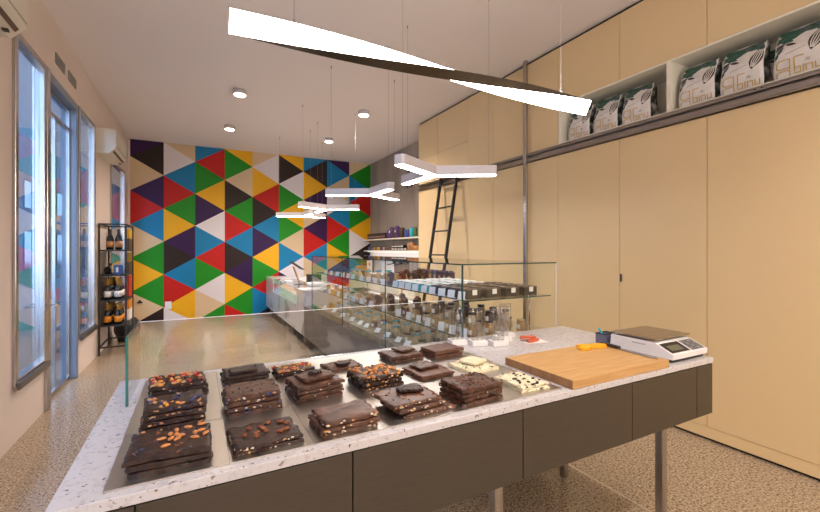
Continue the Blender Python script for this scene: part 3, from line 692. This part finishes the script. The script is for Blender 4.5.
# contents
def card_at(x, y, z, lab, h=.055, tilt=12, wd=.056):
    m = MB(); m.box(-.0008, .0008, -wd / 2, wd / 2, 0, h, 0, 0, Matrix.Rotation(R(tilt), 4, 'Y')); m.box(0, .022, -wd / 2, wd / 2, 0, .0012)
    o = m.build('price_card', M['card'], None, (x, y, z)); o.rotation_euler = (0, 0, R(24 + rnd.uniform(-6, 6)))
    tag(o, lab, 'price card', 'price cards in the glass case')
protos = {}
def proto(kind):
    """each kind built once; copies share the meshes"""
    t = bpy.data.objects.new(kind, None); col.objects.link(t); t.empty_display_size = .03
    if kind == 'teal_box':
        MB().box(-.055, .055, -.030, .030, 0, .050, 0, .002).build('carton', M['teal'], t)
        MB().box(-.056, .056, -.031, .031, .0505, .058, 0, .002).build('lid', M['paper'], t)
    elif kind == 'dark_box':
        MB().box(-.06, .06, -.040, .040, 0, .055, 0, .002).build('carton', M['darkbox'], t)
        MB().box(-.061, .061, -.041, .041, .0555, .063, 0, .002).build('lid', M['c_brown'], t)
        MB().box(-.015, .022, -.0425, -.0415, .026, .060).build('label_sticker', M['paper'], t)
    elif kind.startswith('jar'):
        c = dict(a='honey', b='cocoa', c='plum', d='creamc')[kind[-1]]
        m = MB(); m.lathe((0, 0, 0), [(.026, 0), (.030, .004), (.030, .050), (.026, .058), (.022, .062)]); m.build('jar_body', M[c], t)
        MB().lathe((0, 0, 0), [(.026, .0625), (.027, .066), (.027, .076), (.024, .078)]).build('lid', M['jarlid'] if kind[-1] in 'bd' else M['jarlid2'], t)
        m = MB()
        for k in range(6):
            a0 = math.pi * .75 + k * .25; a1 = a0 + .25
            m.poly([(.0306 * math.cos(a), .0306 * math.sin(a), z) for a, z in ((a0, .014), (a1, .014), (a1, .044), (a0, .044))])
        m.build('jar_label', M['paper'], t)
    elif kind == 'bag':
        m = MB(); m.lathe((0, 0, 0), [(.030, 0), (.038, .02), (.036, .06), (.014, .082), (.012, .088)], 10, 0); m.build('bag_body', M['creamc'], t)
        m = MB(); m.lathe((0, 0, 0), [(.016, .086), (.016, .090)], 10); 
        for a in (0, 2.1, 4.2): m.ball((.02 * math.cos(a), .02 * math.sin(a), .094), .022, (1, .6, .45), a, 0)
        m.build('ribbon', M['teal'], t)
    elif kind == 'tall':
        MB().box(-.022, .022, -.03, .03, 0, .105, 0, .002).build('pouch_body', M['cocoa'], t)
        MB().box(-.0235, -.0225, -.02, .02, .03, .07).build('front_label', M['ltan'], t)
        MB().box(-.006, .006, -.031, .031, .1055, .118, 0, .001).build('fold', M['plum'], t)
    return t
NM = dict(teal_box='gift_box', dark_box='chocolate_box', jar_a='honey_jar', jar_b='cocoa_jar', jar_c='jam_jar', jar_d='cream_jar', bag='ribboned_bag', tall='chocolate_pouch')
DESC = dict(teal_box='teal gift box with white lid', dark_box='dark brown box with white sticker', jar_a='amber jar with brass lid', jar_b='dark cocoa jar with black lid', jar_c='plum jam jar with brass lid', jar_d='pale cream jar with black lid', bag='cream bag tied with a teal ribbon', tall='tall brown chocolate pouch with tan label')
CATS = dict(teal_box='box', dark_box='box', jar_a='jar', jar_b='jar', jar_c='jar', jar_d='jar', bag='bag', tall='pouch')
def put(kind, x, y, z, where, rz=0):
    if kind not in protos: protos[kind] = o = proto(kind)
    else: o = copy_tree(protos[kind])
    o.name = NM[kind]; o.location = (x, y, z); o.rotation_euler = (0, 0, R(rz))
    tag(o, DESC[kind] + ' ' + where, CATS[kind], {'box': 'boxes', 'jar': 'jars', 'bag': 'bags', 'pouch': 'pouches'}[CATS[kind]] + ' in the glass case')
ZU, ZL, ZD = 1.1775, .9325, .7005
D4 = ['front', 'second', 'third', 'fourth', 'fifth']
s1 = [2.17, 2.29, 2.41, 2.54, 2.66, 2.80, 2.92, 3.04, 3.16]
for i, y in enumerate(s1):
    lab = '%s row, upper glass shelf' % ORD[i]
    card_at(XA + .076, y - .01, ZU, 'white price card before the ' + lab, .052)
    if i < 4:
        for j in range(4): put('dark_box', 1.60 + j * .165, y, ZU, D4[j] + ' of the ' + lab)
    else:
        for j in range(4): put('teal_box', 1.60 + j * .15, y, ZU, D4[j] + ' of the ' + lab)
    if i in (): put('teal_box', 1.78 + .02 * i, y, ZU + (.0765 if i == 3 else .0585), 'stacked on top of the ' + lab, 20)
s1b = [3.41, 3.60, 3.78, 3.98, 4.24, 4.40, 4.58, 4.80, 5.05, 5.30]
for i, y in enumerate(s1b):
    lab = '%s row, upper glass shelf' % ORD[i + 9]
    card_at(XA + .08, y, ZU, 'white price card before the ' + lab, .052)
    kd = ['tall', 'jar_a', 'jar_a', 'bag'][min(i, 3)] if i < 5 else 'bag' if i % 2 else 'jar_a'
    if i < 6:
        for j in range(3 if i < 4 else 1): put(kd, 1.60 + j * .12, y, ZU, D4[j] + ' of the ' + lab)
        if i < 3: put('tall', 1.60 + .36, y, ZU, D4[3] + ' of the ' + lab)
# a second line of tall pouches along the rear of the shelf
for i in range(8): put('tall', 2.16, 3.26 + .09 * i - .02, ZU, '%s in the line along the upper shelf rear' % ORD[i])
s2 = [2.15, 2.28, 2.42, 2.61, 2.75, 2.92, 3.10, 3.40, 3.73, 3.98, 4.23, 4.50, 4.76, 5.13, 5.5]
for i, y in enumerate(s2):
    lab = '%s row, lower glass shelf' % ORD[i]
    card_at(XA + .078, y - .01, ZL, 'white price card before the ' + lab, .06, wd=.05)
    kd = ['jar_a', 'jar_d', 'jar_a', 'jar_a', 'jar_d', 'jar_a', 'jar_c', 'tall', 'tall', 'jar_c', 'jar_a', 'jar_d', 'bag', 'bag', 'jar_d'][i]
    if i < 11:
        for j in range(4 if i < 7 else 3): put(kd, 1.60 + j * .14, y, ZL, D4[j] + ' of the ' + lab)
    if i < 6:
        for j in range(3 if i != 5 else 1): put('jar_b' if (i + j) % 2 else 'jar_d', 1.65 + j * .14 if False else 1.60 + j * .14, y, ZL + .0785, 'stacked on the %s jar, %s' % (ORD[j], lab))
    if i >= 11: put(kd, 1.62, y, ZL, D4[0] + ' of the ' + lab)
dk = [2.96, 3.13, 3.36, 3.58, 3.87, 4.05, 4.30, 4.62, 4.98, 5.4]
for i, y in enumerate(dk):
    lab = '%s row, bottom deck' % ORD[i]
    card_at(XA + .085, y, ZD + .004, 'white price card before the ' + lab, .055, 50, .06)
    kd = ['bag', 'jar_d', 'bag', 'bag', 'jar_c', 'bag', 'bag', 'jar_a', 'bag', 'jar_a'][i]
    for j in range(3): put(kd, 1.62 + j * .13, y + (.03 if j % 2 else -.02), ZD, D4[j] + ' of the ' + lab, rnd.uniform(-20, 20))
for i in range(6):
    for j in range(3): put('jar_b' if j % 2 else 'jar_d', 1.60 + j * .14, 2.20 + i * .125, ZD, 'in place %s of %s line, bottom deck' % (ORD[i], ORD[j]))

# ---------------------------------------------------------------- checkout counter
cc = thing('checkout_counter', 'veined white stone checkout counter with inset glass vitrine', 'counter', (0, 0, 0))
m = MB(); m.box(XA, XB, 6.19, YB - .01, .18, .60); m.box(XA, XB, 6.19, 6.70, .6002, .872); m.box(XA, XB, 9.02, YB - .01, .6002, .872); m.box(XA + .45, XB, 6.7002, 9.0198, .6002, .872)
m.build('stone_body', M['white_stone'], cc)
m = MB(); m.box(XA + .005, XA + .013, 6.702, 9.018, .601, .865); m.box(XA + .005, XA + .449, 6.702, 9.018, .866, .872); m.build('vitrine_glass', M['glass'], cc)
for y in (6.35, 7.2, 8.1, 9.0, 9.8):
    m = MB(); m.box(XA + .06, XA + .10, y, y + .04, 0, .1795); m.build('leg', M['steel'], cc)
tb = thing('tablet_till', 'black tablet screen on a slanted wooden stand on the checkout counter', 'till', (1.66, 7.45, .8775))
m = MB(); Mt = Matrix.Rotation(R(-20), 4, 'Y'); m.box(-.010, .010, -.035, .035, .005, .34, 0, 0, Mt); m.build('wood_stand', M['wood'], tb)
m = MB(); Mt = Matrix.Translation((-.05, 0, .33)) @ Matrix.Rotation(R(-55), 4, 'Y'); m.box(-.006, .006, -.16, .16, -.12, .14, 0, .004, Mt); m.build('tablet', M['black'], tb)
m = MB(); m.box(-.1, .1, -.08, .08, -.003, .0, 0); m.build('base', M['black'], tb)
m = MB(); m.box(1.80, 2.02, 7.30, 7.55, .8735, 1.05, 0, .01); m.box(1.83, 1.99, 7.27, 7.2995, .92, .93, 1); tag(m.build('receipt_printer', [M['black'], M['white']]), 'black receipt printer beside the tablet stand', 'printer')
m = MB(); m.box(1.72, 1.95, 6.95, 7.2, .8735, .92, 0, .008); tag(m.build('card_terminal', M['white']), 'white card terminal lying in front of the receipt printer', 'terminal')
m = MB(); m.box(1.5, 1.62, 7.9, 8.1, .8735, .91, 0, .004); tag(m.build('paper_stack', M['paper']), 'small white stack of leaflets at the far end of the checkout counter', 'paper')

# ---------------------------------------------------------------- rear shelves and back counter
tag(MB().box(3.47, XC - .001, 6.40, YB - .01, 0, .9, 0, .003).build('back_counter', M['niche']), 'pale back counter under the wall shelves', 'counter')
tag(MB().box(XC - .02, XC - .001, 6.40, YB - .012, .9008, 1.45).build('backsplash', M['back_lit']), 'white backsplash panel behind the back counter', 'panel')
for z, lab in ((1.735, 'top white wall shelf on the grey plaster wall'), (1.455, 'middle white wall shelf carrying small jars'), (1.315, 'lowest thin white shelf under the lit backsplash')):
    tag(MB().box(3.89, XC - .021, 6.40, YB - .012, z, z + .028, 0, .002).build('wall_shelf', M['niche']), lab, 'shelf', 'white wall shelves')
o = MB().box(3.93, 4.0, 6.6, 9.8, 1.443, 1.4545).build('under_shelf_light', M['led_soft']); tag(o, 'slim light strip fixed under the middle wall shelf', 'light strip')
z = 1.7635; y = 9.80; i = 0
while y > 8.70:
    m = MB(); m.box(3.92, 4.0, y - .075, y, z, z + .14, 0, .002); m.box(3.9185, 3.9195, y - .07, y - .005, z + .035, z + .075, 1)
    tag(m.build('tea_carton', [M['darkbox'], M['c_pink']]), 'pink-banded carton, %s from the far end, top wall shelf' % ORD[i], 'carton', 'cartons on the top wall shelf'); y -= .08; i += 1
for i, (y, h, r_, c, lab) in enumerate([(8.56, .20, .055, 'c_purple', 'purple tin right of the dark cartons'), (8.42, .26, .055, 'c_purple', 'tall purple tin with white emblem'), (8.27, .24, .05, 'cocoa', 'dark brown tin between the purple tins'), (8.12, .27, .055, 'c_purple', 'tallest purple tin, nearer one'), (7.88, .22, .075, 'cocoa', 'round brown package on its edge'), (7.68, .17, .045, 'c_blue', 'blue tin'), (7.56, .17, .045, 'c_purple', 'violet tin between blue and teal tins'), (7.42, .20, .055, 'teal', 'teal tin near the cabinet end'), (7.28, .20, .045, 'green', 'green tin nearest the cabinet end')]):
    m = MB(); m.lathe((3.97, y, z), [(r_ * .97, 0), (r_, .004), (r_, h - .03), (r_ * .8, h - .02), (r_ * .8, h)], 16)
    if i in (1, 3): m.ball((3.97 - r_, y, z + h * .55), .03, (.1, 1, 1), 0, 1)
    tag(m.build('tea_tin', [M[c], M['white']]), lab + ' on the top shelf', 'tin', 'tins on the top wall shelf')
z = 1.4835
cols_ = ['c_blue', 'c_brown', 'n_brown', 'c_blue', 'honey', 'green', 'honey', 'c_yellow', 'cocoa', 'c_purple', 'honey', 'c_brown']
for i in range(15):
    y = 9.75 - i * .095; m = MB(); m.lathe((3.96, y, z), [(.034, 0, 0), (.036, .004, 0), (.036, .075, 0), (.03, .082, 1), (.032, .084, 1), (.032, .10, 1)], 14)
    tag(m.build('spice_jar', [M[cols_[i % 12]], M['jarlid']]), 'small %s jar, %s from the far end of the middle shelf' % (dict(c_blue='blue', c_brown='brown', n_brown='reddish', honey='amber', green='green', c_yellow='yellow', cocoa='dark', c_purple='purple')[cols_[i % 12]], ORD[i]), 'jar', 'jars on the middle wall shelf')
for i in range(9):
    y = 8.25 - (i // 2) * .15; zz = z + (i % 2) * .062
    m = MB(); m.box(3.92, 4.02, y - .065, y + .065, zz, zz + .06, 0, .002); m.box(3.9185, 3.9195, y - .06, y + .06, zz + .02, zz + .042, 1)
    tag(m.build('praline_box', [M['darkbox'], M['paper']]), 'white-banded dark box, pile %s, %s layer, middle shelf' % (ORD[i // 2], ['lower', 'upper'][i % 2]), 'box', 'dark boxes on the middle wall shelf')
for i, (y, h) in enumerate([(7.52, .16), (7.40, .16), (7.27, .10), (7.17, .10)]):
    m = MB(); m.cone((3.96, y, z), (3.96, y, z + h), .042); m.cone((3.96, y, z + h), (3.96, y, z + h + .008), .044)
    tag(m.build('kraft_tube', M['ltan']), 'kraft cardboard tube, %s from the left, middle shelf' % ORD[i], 'tube', 'kraft tubes on the middle wall shelf')
# things standing on the back counter
bk = thing('wicker_plant_basket', 'wicker basket with green leaves at the far end of the back counter', 'plant', (3.70, 9.55, .901))
m = MB(); m.lathe((0, 0, 0), [(.13, 0), (.17, .12), (.18, .20), (.165, .20)], 18); m.build('basket', M['wicker'], bk)
m = MB(); rr = random.Random(5)
for k_ in range(90):
    a, e, q = rr.uniform(0, 6.28), rr.uniform(.1, 1.3), rr.uniform(.05, .2)
    m.ball((q * math.cos(a) * math.cos(e) * 1.1, q * math.sin(a) * math.cos(e) * 1.1, .22 + q * math.sin(e)), .035, (1, .5, .15), a, 0, 1, rr.uniform(-1, 1))
m.build('foliage', M['green'], bk)['kind'] = 'stuff'
cm = thing('coffee_machine', 'steel coffee machine on the back counter under the shelves', 'coffee machine', (3.62, 7.2, .901))
m = MB(); m.box(0, .38, 0, .7, .06, .11, 0, .01); m.box(.16, .38, 0, .7, .1102, .38, 0, .012); m.box(0, .38, 0, .7, .3802, .40, 0, .006); m.build('housing', M['steel'], cm)
m = MB()
for y in (.18, .5): m.cone((.07, y, .30), (.07, y, .36), .035); m.cone((.07, y, .31), (-.09, y, .28), .011)
m.build('portafilter', M['black'], cm)
m = MB()
for a in (.05, .33):
    for b in (.05, .65): m.cone((a, b, 0), (a, b, .0595), .02)
m.build('foot', M['black'], cm)
for i in range(8):
    m = MB(); m.lathe((3.72 + (i % 2) * .1, 7.27 + (i // 2) * .11, 1.3018), [(.02, 0), (.03, .01), (.038, .055), (.034, .055), (.02, .012)], 12)
    tag(m.build('cup', M['white']), 'white cup, %s from the near end on top of the coffee machine' % ORD[i], 'cup', 'cups on the coffee machine')
sg = thing('sign_arm', 'dark bent arm holding a white card with a red mark on the back counter', 'sign', (3.6, 8.75, .901))
m = MB(); m.box(0, .1, -.05, .05, 0, .012); m.box(.03, .06, -.015, .015, .012, .36); m.box(.03, .06, -.015, .38, .36, .385); m.build('arm', M['black'], sg)
m = MB(); m.box(.035, .045, .04, .36, .13, .34); m.build('card', M['paper'], sg)
m = MB(); m.box(.0335, .0345, .16, .24, .22, .29); m.build('red_mark', M['c_red'], sg)

# wall lettering on the grey plaster
def letters(txt, y, z, h, lab):
    c = bpy.data.curves.new('wall_lettering', 'FONT'); c.body = txt; c.size = h; c.extrude = .01; c.align_x = 'RIGHT'
    o = bpy.data.objects.new('lettering_curve', c); col.objects.link(o); c.materials.append(M['black'])
    bpy.context.view_layer.update(); me = bpy.data.meshes.new_from_object(o.evaluated_get(bpy.context.evaluated_depsgraph_get())); bpy.data.objects.remove(o); bpy.data.curves.remove(c)
    me.name = 'wall_lettering'; o = bpy.data.objects.new('wall_lettering', me); col.objects.link(o)
    o.location = (XC - .012, y, z); o.rotation_euler = (R(90), 0, R(-90)); tag(o, lab, 'lettering'); return o
letters('UIO', 7.22, 3.18, .36, 'black raised letters on the grey plaster wall, upper line')
letters('IU', 7.52, 2.86, .36, 'black raised letters on the grey plaster wall, lower line')

# ---------------------------------------------------------------- bottle rack
rk = thing('bottle_rack', 'tall black metal rack against the left wall beside the mural', 'rack', (-1.235, 7.08, 0))
RW, RD, RH = .335, .72, 1.875
m = MB()
for x in (0, RW - .022):
    for y in (0, RD - .022): m.box(x, x + .022, y, y + .022, 0, RH)
for z in (.10, RH - .02):
    m.box(.022, RW - .022, 0, .02, z, z + .02); m.box(.022, RW - .022, RD - .02, RD, z, z + .02); m.box(0, .02, .022, RD - .022, z, z + .02); m.box(RW - .02, RW, .022, RD - .022, z, z + .02)
m.build('frame', M['black'], rk)
sh = [.423, .784, 1.143, 1.50]
for z in sh: MB().box(.001, RW - .001, .001, RD - .001, z - .022, z).build('shelf', M['black'], rk)
def bottle(x, y, z, kind, lab):
    t = thing('wine_bottle', lab, 'bottle', (x, y, z), 0, 'bottles in the black rack')
    gb = MB().lathe((0, 0, 0), [(.040, 0), (.046, .006), (.046, .15), (.034, .195), (.017, .235), (.016, .2495)], 16).build('glass_body', M['bottle'], t)
    MB().lathe((0, 0, 0), [(.030, .205), (.019, .235), (.018, .285), (.016, .297), (.005, .30)], 14).build('neck_foil', M[kind[0]], t)
    MB().lathe((0, 0, 0), [(.0468, .035), (.0468, .12)], 16).build('bottle_label', M[kind[1]], gb)
zz = [.4235, .7845, 1.1435, 1.5005]
for s, (kinds, nm) in enumerate([(('foil', 'orange_l'), 'lowest rack shelf'), (('foil', 'paper'), 'second rack shelf up')]):
    for j in range(5):
        for i in range(2):
            if i == 1 and j > 2: continue
            bottle(-1.235 + .10 + i * .12, 7.08 + .08 + j * .125, zz[s], kinds, 'gold-necked bottle, %s, %s from front, %s' % (['wall side', 'room side'][i], ORD[j], nm))
for i in range(2): bottle(-1.235 + .12 + i * .105, 7.08 + .12, zz[3], ('black', 'ltan'), 'dark bottle with tan label on the top rack shelf, %s one' % ['left', 'right'][i])
m = MB(); m.box(-1.07, -.985, 7.16, 7.42, zz[2], zz[2] + .13, 0, .004); m.box(-1.04, -1.01, 7.1585, 7.1595, zz[2] + .03, zz[2] + .10, 1); tag(m.build('gift_carton', [M['c_blue'], M['paper']]), 'dark blue gift carton on the third rack shelf', 'carton')
m = MB(); m.ball((-1.155, 7.26, zz[2] + .057), .055, (.8, 1, 1), 0, 0, 2); m.cone((-1.14, 7.21, zz[2] + .07), (-1.10, 7.14, zz[2] + .15), .008, .014, mi=0); tag(m.build('teapot', M['black']), 'small black teapot shape beside the blue carton on the rack', 'teapot')
for s, (a, b, nm) in enumerate([('orange_l', 'paper', 'lowest'), ('c_red', 'c_red', 'second'), ('foil', 'c_brown', 'third'), ('c_yellow', 'c_brown', 'top')]):
    for j in range(2):
        y = 7.44 + j * .17
        m = MB(); m.box(-.975, -.912, y, y + .13, zz[s], zz[s] + .17, 1, .002); m.box(-.975, -.912, y, y + .13, zz[s] + .1703, zz[s] + .31, 0, .002)
        tag(m.build('slim_carton', [M[a], M[b]]), 'slim %s upright carton, right side of the %s rack shelf, %s one' % (['orange and white', 'red', 'gold and brown', 'yellow and brown'][s], nm, ['nearer', 'farther'][j]), 'carton', 'slim cartons in the rack')
# black bag on the floor behind the rack legs
m = MB(); m.ball((-1.02, 8.08, .21), .205, (.9, 1.1, 1.0), 0, 0, 3); m.cone((-1.02, 8.08, .001), (-1.02, 8.08, .06), .13, .14)
tag(m.build('black_bag', M['black']), 'round black bag on the floor just behind the bottle rack', 'bag')

# ---------------------------------------------------------------- ceiling lights
for i, (x, y, lab) in enumerate([(.54, 6.21, 'nearer left'), (2.42, 6.20, 'nearer right'), (.53, 8.08, 'farther left'), (2.38, 8.05, 'farther right'), (.54, 2.4, 'left one overhead'), (2.42, 2.4, 'right one overhead'), (.54, -.6, 'left one behind the camera'), (2.42, -.6, 'right one behind the camera')]):
    if i in (4, 5): continue
    t = thing('ceiling_downlight', 'round surface-mounted ceiling spot, ' + lab, 'ceiling light', (x, y, ZC), 0, 'round ceiling spots')
    m = MB(); m.lathe((0, 0, 0), [(.085, -.065), (.09, -.06), (.09, -.0005)], 24); m.build('housing', M['lamp_body'], t)
    m = MB(); m.lathe((0, 0, 0), [(.070, -.0735), (.078, -.0655)], 24); m.build('diffuser', M['warm'], t)
    l = bpy.data.lights.new('downlight_lamp', 'SPOT'); l.energy = 120; l.color = (1, .82, .68); l.spot_size = R(140); l.spot_blend = .8; l.shadow_soft_size = .07
    lo = bpy.data.objects.new('downlight_lamp', l); col.objects.link(lo); lo.location = (0, 0, -.09); lo.parent = t

def y_lamp(x, y, flip, lab):
    zb = 2.165; t = thing('pendant_lamp', 'white three-armed pendant lamp, ' + lab, 'pendant lamp', (x, y, zb), R(180) if flip else 0, 'three-armed pendants in a row')
    L_, W2 = .568, .050
    def outline(L_, W2):
        pts = []
        for a in (90, 210, 330):
            ar = R(a); d_ = Vector((math.cos(ar), math.sin(ar))); n_ = Vector((-d_.y, d_.x))
            pts.append(d_ * (W2 / math.cos(R(30)) * .0) + n_ * 0 if False else (Vector((math.cos(ar - R(60)), math.sin(ar - R(60)))) * (W2 / math.sin(R(60)))))
            rc = W2 * .55
            c0 = d_ * (L_ - rc)
            for k in range(5):
                q = -math.pi / 2 + k * math.pi / 8
                pts.append(c0 - n_ * (W2 - rc) + (d_ * math.sin(q + math.pi / 2) * 1 - n_ * math.cos(q + math.pi / 2)) * rc)
            for k in range(5):
                q = k * math.pi / 8
                pts.append(c0 + n_ * (W2 - rc) + (d_ * math.cos(q) + n_ * math.sin(q)) * rc)
        return [(p.x, p.y) for p in pts]
    MB().prism(outline(L_, W2), .004, .085).build('body', M['lamp_body'], t)
    MB().prism(outline(L_ - .006, W2 - .006), 0, .0038).build('diffuser', M['led'], t)
    for a in (90, 210, 330):
        wx, wy = .50 * math.cos(R(a)), .50 * math.sin(R(a))
        m = MB(); m.cone((wx, wy, .0855), (wx, wy, ZC - zb - .03), .0011, n=6); m.cone((wx, wy, ZC - zb - .03), (wx, wy, ZC - zb - .0005), .006, n=8); m.build('suspension_wire', M['wire'], t)
y_lamp(1.885, 3.12, False, 'nearest and largest in view')
y_lamp(1.90, 4.61, True, 'second from the camera')
y_lamp(1.90, 6.62, False, 'third from the camera')
y_lamp(1.905, 8.15, True, 'farthest, before the mural')

# twisted linear lamp
k_ = 1.45; tl = thing('twisted_linear_lamp', 'long twisted light bar with bright faces and bronze body over the counter', 'pendant lamp', (0, k_, 1.5 + .5195 * k_))
xa, xb = .093, 1.815; n = 48; hw, hd = .037, .021
bB, bL = MB(), MB()
def ring(s, dx=0, sc_=1.0, off=0):
    th = R(28) - R(180) * s          # rotation of the section about X
    c, sn = math.cos(th), math.sin(th); x = xa + (xb - xa) * s; P = []
    for (dy, dz) in ((-hd, -hw), (-hd, hw), (hd, hw), (hd, -hw)):
        P.append(Vector((x, dy * c - dz * sn, dy * sn + dz * c)))
    return P
prev = None; rings = [ring(i / n) for i in range(n + 1)]
for i in range(n):
    a, b = rings[i], rings[i + 1]
    for j in (1, 3): bB.poly([a[j], a[(j + 1) % 4], b[(j + 1) % 4], b[j]])
bB.poly(rings[0]); bB.poly(rings[-1][::-1])
for i in range(n):
    a, b = rings[i], rings[i + 1]
    for j in (0, 2): bL.poly([a[j], a[(j + 1) % 4], b[(j + 1) % 4], b[j]])
bB.build('bronze_body', M['bronze'], tl); bL.build('glowing_faces', M['led2'], tl)
for wx in (.209 * k_, 1.126 * k_):
    m = MB(); m.cone((wx, 0, .038), (wx, 0, ZC - tl.location.z), .0012, n=6); m.cone((wx, 0, .036), (wx, 0, .06), .006, n=8); m.build('suspension_wire', M['wire'], tl)
